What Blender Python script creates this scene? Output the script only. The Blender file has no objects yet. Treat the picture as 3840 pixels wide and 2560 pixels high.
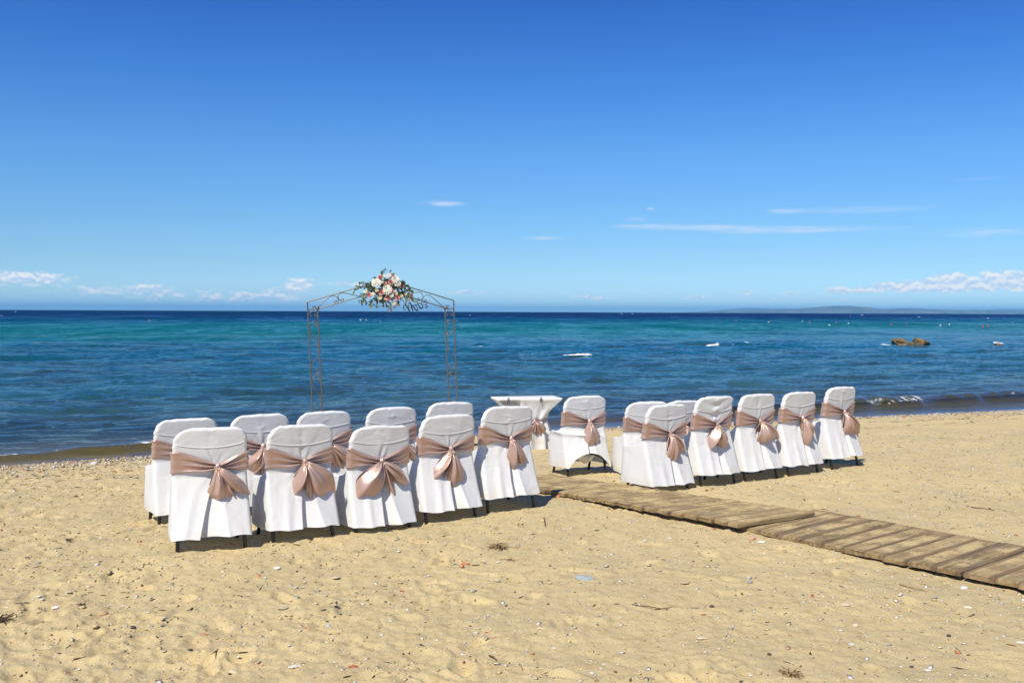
import bpy, bmesh, math, random
import numpy as np
from mathutils import Vector, Matrix, Euler

random.seed(7)
rng = np.random.RandomState(7)
SC = bpy.context.scene
COL = SC.collection
R = math.radians

# ------------------------------------------------------------------ camera
F = 3733.0                      # focal length in pixels of the 3840 px wide photograph (35 mm lens)
HC = 1.63                       # eye height
cam_d = bpy.data.cameras.new('camera')
cam = bpy.data.objects.new('camera', cam_d)
COL.objects.link(cam)
cam_d.sensor_width = 36.0
cam_d.lens = 35.0
cam_d.clip_start = 0.1
cam_d.clip_end = 200000.0
PITCH = math.atan(111.0 / F)
ROLL = R(0.24)
CM = Matrix.Rotation(R(90) - PITCH, 3, 'X') @ Matrix.Rotation(ROLL, 3, 'Z')
cam.matrix_world = Matrix.Translation((0, 0, HC)) @ CM.to_4x4()
SC.camera = cam

# ------------------------------------------------------------------ sky, sun, exposure
SUN_EL = R(50)
SUN_H = Vector((-0.5, -0.87)).normalized()      # towards the sun, on the ground plane
world = bpy.data.worlds.new("World")
SC.world = world
world.use_nodes = True
sun_d = bpy.data.lights.new('sun', 'SUN')
sun_d.energy = 5.0
sun_d.angle = R(0.53)
sun_d.color = (1.0, 0.94, 0.82)
sun = bpy.data.objects.new('sun', sun_d)
COL.objects.link(sun)
to_sun = Vector((SUN_H.x * math.cos(SUN_EL), SUN_H.y * math.cos(SUN_EL), math.sin(SUN_EL)))
sun.rotation_euler = to_sun.to_track_quat('Z', 'Y').to_euler()
sun.location = (0, 0, 30)
SC.view_settings.view_transform = 'Standard'
SC.view_settings.look = 'None'
SC.view_settings.exposure = 0.14
SC.view_settings.gamma = 1.0
SC.view_settings.use_curve_mapping = False
SC.render.engine = 'CYCLES'
SC.cycles.use_denoising = True
SC.cycles.max_bounces = 6
SC.cycles.diffuse_bounces = 3
SC.cycles.glossy_bounces = 3
SC.cycles.transparent_max_bounces = 8
SC.cycles.caustics_reflective = False
SC.cycles.caustics_refractive = False


class NT:
    """small helper to write node trees"""
    def __init__(s, tree):
        s.t = tree
        s.t.nodes.clear()

    def n(s, typ, inputs=None, **kw):
        nd = s.t.nodes.new(typ)
        for k, v in kw.items():
            setattr(nd, k, v)
        for k, v in (inputs or {}).items():
            sock = nd.inputs[k]
            if isinstance(v, bpy.types.NodeSocket):
                s.t.links.new(v, sock)
            else:
                sock.default_value = v
        return nd

    def math(s, op, a, b=0.0, c=0.0, clamp=False):
        nd = s.n('ShaderNodeMath', {0: a, 1: b, 2: c}, operation=op, use_clamp=clamp)
        return nd.outputs[0]

    def mix(s, fac, a, b):
        nd = s.n('ShaderNodeMix', data_type='RGBA')
        for i, v in ((0, fac), (6, a), (7, b)):
            if isinstance(v, bpy.types.NodeSocket):
                s.t.links.new(v, nd.inputs[i])
            else:
                nd.inputs[i].default_value = v if i == 0 else (tuple(v) + (1,) if len(v) == 3 else v)
        return nd.outputs[2]

    def smooth(s, x, lo, hi):
        nd = s.n('ShaderNodeMapRange', {0: x, 1: lo, 2: hi, 3: 0.0, 4: 1.0}, interpolation_type='SMOOTHSTEP')
        return nd.outputs[0]

    def noise(s, vec, scale, detail=3.0, rough=0.5, dist=0.0):
        nd = s.n('ShaderNodeTexNoise', {'Scale': scale, 'Detail': detail, 'Roughness': rough, 'Distortion': dist})
        if vec is not None:
            s.t.links.new(vec, nd.inputs['Vector'])
        return nd.outputs[0]

    def mapping(s, vec, scale=(1, 1, 1), loc=(0, 0, 0), rot=(0, 0, 0)):
        nd = s.n('ShaderNodeMapping', {'Vector': vec, 'Location': loc, 'Rotation': rot, 'Scale': scale})
        return nd.outputs[0]

    def bump(s, height, strength, dist, normal=None):
        nd = s.n('ShaderNodeBump', {'Strength': strength, 'Distance': dist, 'Height': height})
        if normal is not None:
            s.t.links.new(normal, nd.inputs['Normal'])
        return nd.outputs[0]


def C3(r, g, b):
    return (r, g, b, 1.0)


def px_dir(px, py):
    v = CM @ Vector(((px - 1920.0) / F, -(py - 1280.0) / F, -1.0))
    return v.normalized()


SKY_TINT = [(0, (.66, 1.02, 1.52)), (2.9, (.52, .80, 1.17)), (5, (.46, .77, 1.12)), (9, (.39, .74, 1.16)), (13, (.26, .63, 1.16)), (17, (.185, .49, 1.07)), (40, (.16, .49, 1.02))]


def build_world():
    t = NT(world.node_tree)
    sky = t.n('ShaderNodeTexSky', sky_type='NISHITA', sun_disc=False, sun_elevation=SUN_EL,
              sun_rotation=math.atan2(SUN_H.x, SUN_H.y), altitude=0.0, air_density=1.0, dust_density=0.1,
              ozone_density=3.0)
    d = t.n('ShaderNodeTexCoord').outputs['Generated']
    sep = t.n('ShaderNodeSeparateXYZ', {0: d})
    az = t.math('ARCTAN2', sep.outputs[0], sep.outputs[1])
    el = t.math('ARCSINE', sep.outputs[2])
    # the clear, saturated blue of this day: a tint that changes slowly with height and goes on to the zenith
    ramp = t.n('ShaderNodeValToRGB', {0: t.math('DIVIDE', el, R(90))})
    cr = ramp.color_ramp
    for i, (deg, c) in enumerate(SKY_TINT):
        e = cr.elements[i] if i < 2 else cr.elements.new(deg / 90)
        e.position = deg / 90
        e.color = c + (1,)
    skyc = t.n('ShaderNodeMix', {0: 1.0, 6: sky.outputs[0], 7: ramp.outputs[0]}, data_type='RGBA', blend_type='MULTIPLY').outputs[2]
    ae = t.n('ShaderNodeCombineXYZ', {0: az, 1: el, 2: 0.0}).outputs[0]
    # clouds: centre and half size in the photograph, turned into directions of the sky
    cumulus = [(90, 1042, 125, 20, 1.0), (330, 1088, 90, 20, .42), (540, 1088, 95, 26, .56), (640, 1100, 40, 14, .5), (790, 1104, 70, 24, .5), (900, 1108, 60, 16, .5),
               (1125, 1066, 55, 22, .9), (1045, 1104, 95, 20, .72), (1310, 1064, 75, 9, .65), (1750, 1098, 85, 12, .55),
               (2230, 1114, 100, 12, .45), (2610, 1112, 60, 9, .4), (2797, 1096, 34, 12, .62), (2972, 1100, 36, 10, .6),
               (3140, 1090, 46, 13, .95), (3238, 1090, 30, 11, .7), (3340, 1078, 75, 15, .95), (3480, 1072, 110, 20, 1.0), (3530, 1046, 30, 16, .9),
               (3580, 1042, 35, 18, 1.0), (3660, 1070, 140, 20, .95), (3750, 1038, 70, 20, 1.0), (3900, 1060, 90, 25, 1.0),
               (3000, 1125, 700, 14, .25), (700, 1125, 700, 12, .18), (4300, 1060, 200, 40, .8), (-400, 1060, 250, 35, .8)]
    wisps = [(1660, 763, 85, 11, .75), (2440, 783, 18, 8, .6), (2390, 822, 48, 9, .5), (2600, 852, 260, 11, .62), (3000, 862, 330, 13, .66),
             (3240, 786, 230, 15, .52), (2940, 790, 60, 12, .4), (2045, 893, 95, 8, .5), (3730, 872, 190, 18, .5), (3690, 670, 120, 7, .3), (2400, 845, 120, 8, .35)]

    def field(lst):
        acc = None
        for (px, py, sx, sy, o) in lst:
            v = px_dir(px, py)
            a0, e0 = math.atan2(v.x, v.y), math.asin(v.z)
            sub = t.n('ShaderNodeVectorMath', {0: ae, 1: (a0, e0, 0)}, operation='SUBTRACT').outputs[0]
            mul = t.n('ShaderNodeVectorMath', {0: sub, 1: (F / sx, F / sy, 0)}, operation='MULTIPLY').outputs[0]
            q = t.n('ShaderNodeVectorMath', {0: mul, 1: mul}, operation='DOT_PRODUCT').outputs['Value']
            g = t.math('MULTIPLY', t.math('POWER', 0.37, q), o)
            acc = g if acc is None else t.math('ADD', acc, g)
        return acc
    nv = t.mapping(ae, scale=(95, 150, 1))
    n1 = t.noise(nv, 1.0, 7.0, 0.62)
    m1 = field(cumulus)
    a1 = t.smooth(t.math('MULTIPLY', m1, t.math('MULTIPLY_ADD', n1, 3.4, -0.95)), 0.10, 0.52)
    # sunlit upper edges, bluish undersides
    nlow = t.noise(t.mapping(ae, scale=(95, 150, 1), loc=(-.06, .45, 0)), 1.0, 7.0, 0.62)
    lit = t.smooth(t.math('SUBTRACT', n1, nlow), -0.10, 0.12)
    ccol = t.mix(lit, (5.6, 7.0, 8.8), (9.2, 9.3, 9.1))
    nw = t.noise(t.mapping(ae, scale=(22, 190, 1)), 1.0, 5.0, 0.6, 0.3)
    a2 = t.smooth(t.math('MULTIPLY', field(wisps), t.math('MULTIPLY_ADD', nw, 2.0, -0.25)), 0.05, .75)
    col = t.mix(t.math('MULTIPLY', a2, .55), skyc, (7.4, 7.8, 8.9))
    col = t.mix(t.math('MULTIPLY', a1, .93), col, ccol)
    bg = t.n('ShaderNodeBackground', {'Color': col, 'Strength': 0.1})
    out = t.n('ShaderNodeOutputWorld')
    t.t.links.new(bg.outputs[0], out.inputs[0])


build_world()


# ------------------------------------------------------------------ numbers: noise
def _hash(ix, iy, seed):
    n = (ix.astype(np.int64) * 374761393 + iy.astype(np.int64) * 668265263 + seed * 2147483647) & 0xffffffff
    n = ((n ^ (n >> 13)) * 1274126177) & 0xffffffff
    n = ((n ^ (n >> 16)) * 2246822519) & 0xffffffff
    return ((n ^ (n >> 15)) & 0xffff).astype(np.float64) / 32767.5 - 1.0


def vnoise(x, y, seed=0):
    x = np.asarray(x, dtype=np.float64)
    y = np.asarray(y, dtype=np.float64)
    x, y = np.broadcast_arrays(x, y)
    ix, iy = np.floor(x), np.floor(y)
    fx, fy = x - ix, y - iy
    fx = fx * fx * fx * (fx * (fx * 6 - 15) + 10)
    fy = fy * fy * fy * (fy * (fy * 6 - 15) + 10)
    a, b = _hash(ix, iy, seed), _hash(ix + 1, iy, seed)
    c, d = _hash(ix, iy + 1, seed), _hash(ix + 1, iy + 1, seed)
    return (a + (b - a) * fx) * (1 - fy) + (c + (d - c) * fx) * fy


def fbm(x, y, seed=0, octs=4, gain=.5):
    s, a, t = 0, 1.0, 0
    for o in range(octs):
        s = s + a * vnoise(np.asarray(x) * 2 ** o + 17.3 * o, np.asarray(y) * 2 ** o - 9.1 * o, seed + o)
        t += a
        a *= gain
    return s / t


def sstep(x, lo, hi):
    t = np.clip((np.asarray(x, dtype=float) - lo) / (hi - lo), 0, 1)
    return t * t * (3 - 2 * t)


# ------------------------------------------------------------------ beach geometry
ROW = R(32)                                     # the chair rows run this way
U2 = np.array([math.cos(ROW), math.sin(ROW)])
F2 = np.array([-math.sin(ROW), math.cos(ROW)])
O2 = np.array([-.174, 8.035])
ZW = -0.36                                      # mean water level
WS = np.array([-40, -2.93, -1.1, 3.88, 6.4, 11.45, 15.8, 40])
WD = np.array([7.3, 7.27, 7.25, 7.0, 6.75, 5.75, 4.95, 1.5])


def sd(x, y):
    """s along the rows, d seawards of the front row, w = d of the waterline"""
    dx, dy = np.asarray(x) - O2[0], np.asarray(y) - O2[1]
    s = dx * U2[0] + dy * U2[1]
    d = dx * F2[0] + dy * F2[1]
    w = (np.interp(s - .8, WS, WD) + np.interp(s, WS, WD) + np.interp(s + .8, WS, WD)) / 3
    return s, d, w


def ground0(x, y):
    s, d, w = sd(x, y)
    k = np.log1p(np.exp(np.clip(d * 4, -40, 40))) / 4
    z = ZW * k / w
    off = d - w
    z = np.where(off > 0, ZW - .07 * off - .00 * off, z)
    return np.maximum(z, -2.6)


def gp(px, py, dz=0.0):
    """the point of the beach that the photograph shows at this pixel"""
    v = px_dir(px, py)
    z = 0.0
    for _ in range(12):
        k = (z + dz - HC) / v.z
        x, y = v.x * k, v.y * k
        z = float(ground0(x, y))
    return Vector((x, y, z + dz))


def wp(px, py):
    """the point of the sea surface at this pixel"""
    v = px_dir(px, py)
    k = (ZW - HC) / v.z
    return Vector((v.x * k, v.y * k, ZW))


# ------------------------------------------------------------------ object helpers
def link(o, parent=None):
    COL.objects.link(o)
    if parent is not None:
        o.parent = parent
    return o


def mesh_obj(name, verts, faces, mat, parent=None, smooth=True, loc=None, attrs=None):
    me = bpy.data.meshes.new(name)
    verts = np.asarray(verts, dtype=np.float64)
    if isinstance(faces, np.ndarray):
        n = faces.shape[1]
        me.vertices.add(len(verts))
        me.vertices.foreach_set('co', verts.astype(np.float32).ravel())
        me.loops.add(faces.size)
        me.loops.foreach_set('vertex_index', faces.astype(np.int32).ravel())
        me.polygons.add(len(faces))
        me.polygons.foreach_set('loop_start', np.arange(0, faces.size, n, dtype=np.int32))
        me.update(calc_edges=True)
        me.validate()
    else:
        me.from_pydata([tuple(v) for v in verts], [], [tuple(f) for f in faces])
        me.update()
    if smooth:
        me.polygons.foreach_set('use_smooth', np.ones(len(me.polygons), dtype=bool))
    for an, arr in (attrs or {}).items():
        arr = np.asarray(arr, dtype=np.float32)
        if arr.ndim == 1:
            a = me.attributes.new(an, 'FLOAT', 'POINT')
            a.data.foreach_set('value', arr)
        else:
            a = me.attributes.new(an, 'FLOAT_COLOR', 'POINT')
            a.data.foreach_set('color', np.concatenate([arr, np.ones((len(arr), 1), np.float32)], 1).ravel())
    me.materials.append(mat)
    o = bpy.data.objects.new(name, me)
    if loc is not None:
        o.location = loc
    return link(o, parent)


def grid_faces(nr, nc, wrap=False):
    r = np.arange(nr - 1)[:, None]
    c = np.arange(nc if wrap else nc - 1)[None, :]
    a = r * nc + c
    b = r * nc + (c + 1) % nc
    return np.stack([a, b, b + nc, a + nc], -1).reshape(-1, 4)


def empty(name, loc, rz=0.0):
    o = bpy.data.objects.new(name, None)
    o.location = loc
    o.rotation_euler = (0, 0, rz)
    o.empty_display_size = .1
    return link(o)


def tag(o, label=None, cat=None, group=None, kind=None):
    if label:
        o['label'] = label
    if cat:
        o['category'] = cat
    if group:
        o['group'] = group
    if kind:
        o['kind'] = kind
    return o


def tube(path, rad, sides=8, closed_ends=True):
    """verts, faces of a tube along a path; rad is a number or one per point"""
    P = [Vector(p) for p in path]
    n = len(P)
    rads = rad if hasattr(rad, '__len__') else [rad] * n
    vs, fs = [], []
    prev = None
    for i in range(n):
        t = (P[min(i + 1, n - 1)] - P[max(i - 1, 0)])
        t = t.normalized() if t.length > 1e-9 else Vector((0, 0, 1))
        if prev is None:
            a = Vector((0, 0, 1)) if abs(t.z) < .9 else Vector((1, 0, 0))
            nrm = t.cross(a).normalized()
        else:
            nrm = (prev - t * prev.dot(t))
            nrm = nrm.normalized() if nrm.length > 1e-6 else t.orthogonal().normalized()
        prev = nrm
        bn = t.cross(nrm)
        for k in range(sides):
            a = 2 * math.pi * k / sides
            vs.append(P[i] + (nrm * math.cos(a) + bn * math.sin(a)) * rads[i])
    for i in range(n - 1):
        for k in range(sides):
            k2 = (k + 1) % sides
            fs.append((i * sides + k, i * sides + k2, (i + 1) * sides + k2, (i + 1) * sides + k))
    if closed_ends:
        fs.append(tuple(range(sides - 1, -1, -1)))
        fs.append(tuple((n - 1) * sides + k for k in range(sides)))
    return vs, fs


def join(parts):
    vs, fs = [], []
    for v, f in parts:
        o = len(vs)
        vs += list(v)
        fs += [tuple(i + o for i in q) for q in f]
    return vs, fs


# ------------------------------------------------------------------ materials
def new_mat(name):
    m = bpy.data.materials.new(name)
    m.use_nodes = True
    t = NT(m.node_tree)
    out = t.n('ShaderNodeOutputMaterial')
    return m, t, out


def finish(t, out, shader):
    t.t.links.new(shader, out.inputs[0])


def principled(t, **kw):
    names = {'color': 'Base Color', 'rough': 'Roughness', 'metal': 'Metallic', 'spec': 'Specular IOR Level',
             'normal': 'Normal', 'sheen': 'Sheen Weight', 'aniso': 'Anisotropic', 'coat': 'Coat Weight', 'ior': 'IOR'}
    return t.n('ShaderNodeBsdfPrincipled', {names[k]: v for k, v in kw.items()}).outputs[0]


def mat_simple(name, col, rough=.5, metal=0.0, spec=.5, var=.15, scale=30, bump=0.0):
    m, t, out = new_mat(name)
    tc = t.n('ShaderNodeTexCoord').outputs['Object']
    n = t.noise(tc, scale, 4)
    c = t.mix(n, tuple(x * (1 - var) for x in col), tuple(min(1, x * (1 + var)) for x in col))
    kw = dict(color=c, rough=rough, metal=metal, spec=spec)
    if bump:
        kw['normal'] = t.bump(n, bump, .01)
    finish(t, out, principled(t, **kw))
    return m


def mat_sand():
    m, t, out = new_mat('sand')
    g = t.n('ShaderNodeNewGeometry').outputs['Position']
    wet = t.n('ShaderNodeAttribute', attribute_name='wet').outputs['Fac']
    big = t.noise(g, .9, 4, .6)
    mid = t.noise(g, 7.0, 5, .65)
    fine = t.noise(g, 160.0, 3, .7)
    grain = t.noise(g, 700.0, 2, .6)
    c = t.mix(t.smooth(big, .35, .68), (.650, .505, .255), (.555, .445, .235))
    c = t.mix(t.math('MULTIPLY', t.smooth(mid, .50, .70), .55), c, (.43, .315, .140))
    damp = t.noise(g, 2.3, 5, .7)
    c = t.mix(t.math('MULTIPLY', t.smooth(damp, .55, .72), .40), c, (.40, .315, .165))
    c = t.mix(t.math('MULTIPLY', t.smooth(fine, .55, .75), .55), c, (.74, .60, .34))
    c = t.mix(t.math('MULTIPLY', t.smooth(fine, .46, .30), .35), c, (.33, .235, .11))
    # shell grit and dark grit
    vo = t.n('ShaderNodeTexVoronoi', {'Vector': g, 'Scale': 95.0, 'Randomness': 1.0})
    rnd = t.n('ShaderNodeSeparateColor', {0: vo.outputs['Color']})
    dot = t.smooth(vo.outputs['Distance'], .36, .22)
    c = t.mix(t.math('MULTIPLY', dot, t.math('GREATER_THAN', rnd.outputs[0], .80)), c, (.72, .62, .46))
    c = t.mix(t.math('MULTIPLY', dot, t.math('GREATER_THAN', rnd.outputs[1], .93)), c, (.13, .095, .06))
    c = t.mix(t.math('MULTIPLY', dot, t.math('GREATER_THAN', rnd.outputs[2], .93)), c, (.42, .22, .10))
    c = t.mix(t.math('MULTIPLY', wet, .62), c, (.20, .150, .08))
    h = t.math('ADD', t.math('MULTIPLY', fine, .55), t.math('ADD', t.math('MULTIPLY', mid, 1.6), t.math('MULTIPLY', grain, .15)))
    nrm = t.bump(h, .85, .014)
    rough = t.math('MULTIPLY_ADD', wet, -.6, .95)
    finish(t, out, principled(t, color=c, rough=rough, spec=.25, normal=nrm))
    return m


def mat_water():
    m, t, out = new_mat('sea_water')
    g = t.n('ShaderNodeNewGeometry').outputs['Position']
    off = t.n('ShaderNodeAttribute', attribute_name='off').outputs['Fac']       # metres off the waterline
    dep = t.n('ShaderNodeAttribute', attribute_name='depth').outputs['Fac']
    foam = t.n('ShaderNodeAttribute', attribute_name='foam').outputs['Fac']  # foam, and the sun sparkles painted on the left shore wave
    w1 = t.noise(t.mapping(g, scale=(.05, .11, 1), rot=(0, 0, R(-10))), 1.0, 4, .6)
    wob = t.math('MULTIPLY_ADD', t.math('ADD', w1, t.noise(t.mapping(g, scale=(.012, .02, 1)), 1.0, 4, .65)), 90.0, -90.0)
    o2 = t.math('ADD', off, t.math('MULTIPLY', wob, t.smooth(off, 5.0, 60.0)))
    # what the bottom and the depth give: sand and weed near in, reef, pale sand under teal water, deep blue
    ramp = t.n('ShaderNodeValToRGB', {0: t.math('POWER', t.math('DIVIDE', t.math('MAXIMUM', o2, 0.0), 600.0), .5)})
    cr = ramp.color_ramp
    cr.interpolation = 'EASE'
    stops = [(0.0, (.140, .125, .060)), (4, (.075, .115, .085)), (11, (.030, .115, .120)), (28, (.008, .105, .135)), (42, (.005, .110, .130)),
             (62, (.004, .150, .150)), (115, (.004, .150, .175)), (185, (.003, .088, .175)), (290, (.004, .036, .115)), (600, (.004, .028, .098))]
    for i, (mtr, c) in enumerate(stops):
        p = math.sqrt(mtr / 600.0)
        e = cr.elements[i] if i < 2 else cr.elements.new(p)
        e.position = p
        e.color = c + (1,)
    body = ramp.outputs[0]
    weed = t.noise(t.mapping(g, scale=(.25, .5, 1)), 1.0, 5, .6)
    inner = t.smooth(off, 70.0, 12.0)
    body = t.mix(t.math('MULTIPLY', t.smooth(weed, .49, .60), t.math('MULTIPLY', inner, .8)), body, (.036, .062, .034))
    # ripples
    r1 = t.noise(t.mapping(g, scale=(1.0, 1.5, 1), rot=(0, 0, R(-12))), 2.6, 5, .65)
    r2 = t.noise(t.mapping(g, scale=(1.0, 1.9, 1), rot=(0, 0, R(25))), 9.0, 3, .55)
    h = t.math('ADD', t.math('MULTIPLY', r1, 1.0), t.math('MULTIPLY', r2, .25))
    calm = t.math('MULTIPLY_ADD', t.smooth(off, 0.0, 1.6), .8, .2)
    nrm0 = t.bump(h, t.math('MULTIPLY', calm, .58), .19)
    # wave fronts come in towards the beach: the faces one sees from the land lean that way
    g1 = t.noise(t.mapping(g, scale=(.55, .20, 1), rot=(0, 0, R(-8))), 1.0, 3, .6)
    g2 = t.noise(t.mapping(g, scale=(.13, .035, 1), rot=(0, 0, R(-6))), 1.0, 4, .65)
    g3 = t.noise(t.mapping(g, scale=(.030, .008, 1)), 1.0, 4, .65)
    g0 = t.noise(t.mapping(g, scale=(2.0, .75, 1), rot=(0, 0, R(6))), 1.0, 2, .5)
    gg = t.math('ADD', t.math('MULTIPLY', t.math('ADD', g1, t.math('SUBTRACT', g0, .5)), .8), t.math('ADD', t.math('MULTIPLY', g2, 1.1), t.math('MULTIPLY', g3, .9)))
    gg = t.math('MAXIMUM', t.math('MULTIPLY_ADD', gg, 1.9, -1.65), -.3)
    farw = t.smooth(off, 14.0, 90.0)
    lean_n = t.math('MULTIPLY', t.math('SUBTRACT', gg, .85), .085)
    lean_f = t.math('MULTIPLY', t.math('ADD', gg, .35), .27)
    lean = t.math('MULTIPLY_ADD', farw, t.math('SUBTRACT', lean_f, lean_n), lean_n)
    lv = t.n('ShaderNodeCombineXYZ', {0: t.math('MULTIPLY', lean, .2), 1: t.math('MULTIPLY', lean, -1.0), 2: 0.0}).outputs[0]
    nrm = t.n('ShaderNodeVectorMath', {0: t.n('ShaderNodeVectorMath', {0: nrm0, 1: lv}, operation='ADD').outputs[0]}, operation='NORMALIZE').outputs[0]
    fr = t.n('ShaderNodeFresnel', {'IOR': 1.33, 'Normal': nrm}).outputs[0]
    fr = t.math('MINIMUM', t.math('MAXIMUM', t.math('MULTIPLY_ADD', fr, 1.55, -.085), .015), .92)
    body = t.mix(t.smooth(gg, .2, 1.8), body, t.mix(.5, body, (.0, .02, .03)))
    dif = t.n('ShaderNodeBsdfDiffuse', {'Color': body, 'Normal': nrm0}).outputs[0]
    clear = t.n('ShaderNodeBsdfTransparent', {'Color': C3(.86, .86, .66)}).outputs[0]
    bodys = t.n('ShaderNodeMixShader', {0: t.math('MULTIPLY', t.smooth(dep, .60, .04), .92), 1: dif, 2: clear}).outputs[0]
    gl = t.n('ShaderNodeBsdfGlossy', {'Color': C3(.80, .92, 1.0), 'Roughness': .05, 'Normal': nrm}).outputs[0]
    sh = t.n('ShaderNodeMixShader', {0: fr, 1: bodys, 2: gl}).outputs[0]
    fn = t.noise(t.mapping(g, scale=(1.0, 1.6, 1.0)), 7.0, 5, .7)
    fo = t.smooth(t.math('MULTIPLY', foam, t.math('MULTIPLY_ADD', fn, 2.4, -.2)), .45, .75)
    white = t.n('ShaderNodeBsdfDiffuse', {'Color': C3(.78, .80, .80)}).outputs[0]
    sh = t.n('ShaderNodeMixShader', {0: fo, 1: sh, 2: white}).outputs[0]
    finish(t, out, sh)
    return m


def mat_cloth():
    m, t, out = new_mat('white_cover_cloth')
    tc = t.n('ShaderNodeTexCoord').outputs['Object']
    oi = t.n('ShaderNodeObjectInfo').outputs['Random']
    off = t.n('ShaderNodeCombineXYZ', {0: t.math('MULTIPLY', oi, 31.0), 1: t.math('MULTIPLY', oi, 17.0), 2: 0.0}).outputs[0]
    p = t.n('ShaderNodeVectorMath', {0: tc, 1: off}, operation='ADD').outputs[0]
    n1 = t.noise(t.mapping(p, scale=(5, 5, 3.5), rot=(0, .5, 0)), 1.0, 2, .5, 1.0)
    n2 = t.noise(t.mapping(p, scale=(16, 16, 7), rot=(0, .5, 0)), 1.0, 3, .5, .6)
    weave = t.noise(p, 420.0, 2, .5)
    dirt = t.noise(p, 3.0, 4, .6)
    c = t.mix(t.smooth(dirt, .45, .75), (.83, .83, .815), (.80, .795, .77))
    lowz = t.smooth(t.n('ShaderNodeSeparateXYZ', {0: tc}).outputs[2], .24, .08)
    c = t.mix(t.math('MULTIPLY', lowz, t.math('MULTIPLY', t.smooth(dirt, .42, .68), .38)), c, (.56, .46, .30))
    h = t.math('ADD', t.math('MULTIPLY', n1, 1.0), t.math('ADD', t.math('MULTIPLY', n2, .10), t.math('MULTIPLY', weave, .012)))
    nrm = t.bump(h, .16, .05)
    b = principled(t, color=c, rough=.85, spec=.15, normal=nrm)
    tr = t.n('ShaderNodeBsdfTranslucent', {'Color': C3(.8, .8, .78)}).outputs[0]
    finish(t, out, t.n('ShaderNodeMixShader', {0: .20, 1: b, 2: tr}).outputs[0])
    return m


def mat_satin():
    m, t, out = new_mat('rose_gold_satin')
    tc = t.n('ShaderNodeTexCoord').outputs['Object']
    n1 = t.noise(t.mapping(tc, scale=(14, 14, 10)), 1.0, 4, .6, .6)
    n2 = t.noise(tc, 70.0, 3, .5)
    c = t.mix(n1, (.48, .322, .262), (.55, .378, .312))
    nrm = t.bump(t.math('ADD', n1, t.math('MULTIPLY', n2, .04)), .10, .03)
    b = principled(t, color=c, rough=.39, metal=.40, spec=.55, normal=nrm, sheen=.15)
    finish(t, out, b)
    return m


def mat_plank():
    m, t, out = new_mat('weathered_boardwalk_wood')
    tc = t.n('ShaderNodeTexCoord').outputs['Object']
    g = t.n('ShaderNodeNewGeometry').outputs['Position']
    oi = t.n('ShaderNodeObjectInfo').outputs['Random']
    off = t.n('ShaderNodeCombineXYZ', {0: t.math('MULTIPLY', oi, 53.0), 1: t.math('MULTIPLY', oi, 29.0), 2: 0.0}).outputs[0]
    p = t.n('ShaderNodeVectorMath', {0: tc, 1: off}, operation='ADD').outputs[0]
    grain = t.noise(t.mapping(p, scale=(3.0, 42, 42)), 1.0, 5, .6, .5)
    patch = t.noise(t.mapping(p, scale=(3.5, 11, 6)), 1.0, 4, .6)
    c = t.mix(t.smooth(grain, .30, .70), (.125, .085, .045), (.37, .270, .135))
    c = t.mix(t.math('MULTIPLY', oi, .45), c, (.38, .27, .135))
    c = t.mix(t.math('MULTIPLY', t.smooth(patch, .50, .75), .5), c, (.36, .31, .21))
    # blown sand lies on the middle of the boards
    sn = t.noise(g, 5.5, 5, .65)
    s2 = t.noise(g, 60.0, 3, .6)
    nz = t.n('ShaderNodeSeparateXYZ', {0: t.n('ShaderNodeNewGeometry').outputs['Normal']}).outputs[2]
    sep = t.n('ShaderNodeSeparateXYZ', {0: tc})
    edge = t.smooth(t.math('ABSOLUTE', sep.outputs[0]), .50, .30)
    edgy = t.smooth(t.math('ABSOLUTE', sep.outputs[1]), .072, .046)
    c = t.mix(t.math('MULTIPLY_ADD', edgy, -.5, .5), c, (.13, .085, .06))
    edge = t.math('MULTIPLY', edge, edgy)
    sandm = t.math('MULTIPLY', t.smooth(t.math('ADD', t.math('MULTIPLY', sn, .75), t.math('MULTIPLY', s2, .35)), .47, .66), t.math('MULTIPLY', edge, t.smooth(nz, .6, .95)))
    c = t.mix(t.math('MULTIPLY', sandm, .80), c, (.60, .46, .22))
    nrm = t.bump(t.math('ADD', grain, t.math('MULTIPLY', s2, .3)), .5, .008)
    finish(t, out, principled(t, color=c, rough=.9, spec=.2, normal=nrm))
    return m


def mat_tint(name, rough=.7, spec=.3, bump=.3):
    """colour comes from the mesh's own per-piece tint"""
    m, t, out = new_mat(name)
    a = t.n('ShaderNodeAttribute', attribute_name='tint').outputs['Color']
    g = t.n('ShaderNodeNewGeometry').outputs['Position']
    n = t.noise(g, 120.0, 3, .6)
    c = t.mix(t.math('MULTIPLY', n, .35), a, (.2, .15, .1))
    finish(t, out, principled(t, color=c, rough=rough, spec=spec, normal=t.bump(n, bump, .004)))
    return m


def mat_leaf(name, c1, c2):
    m, t, out = new_mat(name)
    g = t.n('ShaderNodeNewGeometry')
    r = g.outputs['Random Per Island']
    c = t.mix(r, c1, c2)
    b = principled(t, color=c, rough=.5, spec=.4)
    tr = t.n('ShaderNodeBsdfTranslucent', {'Color': c}).outputs[0]
    finish(t, out, t.n('ShaderNodeMixShader', {0: .2, 1: b, 2: tr}).outputs[0])
    return m


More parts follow.
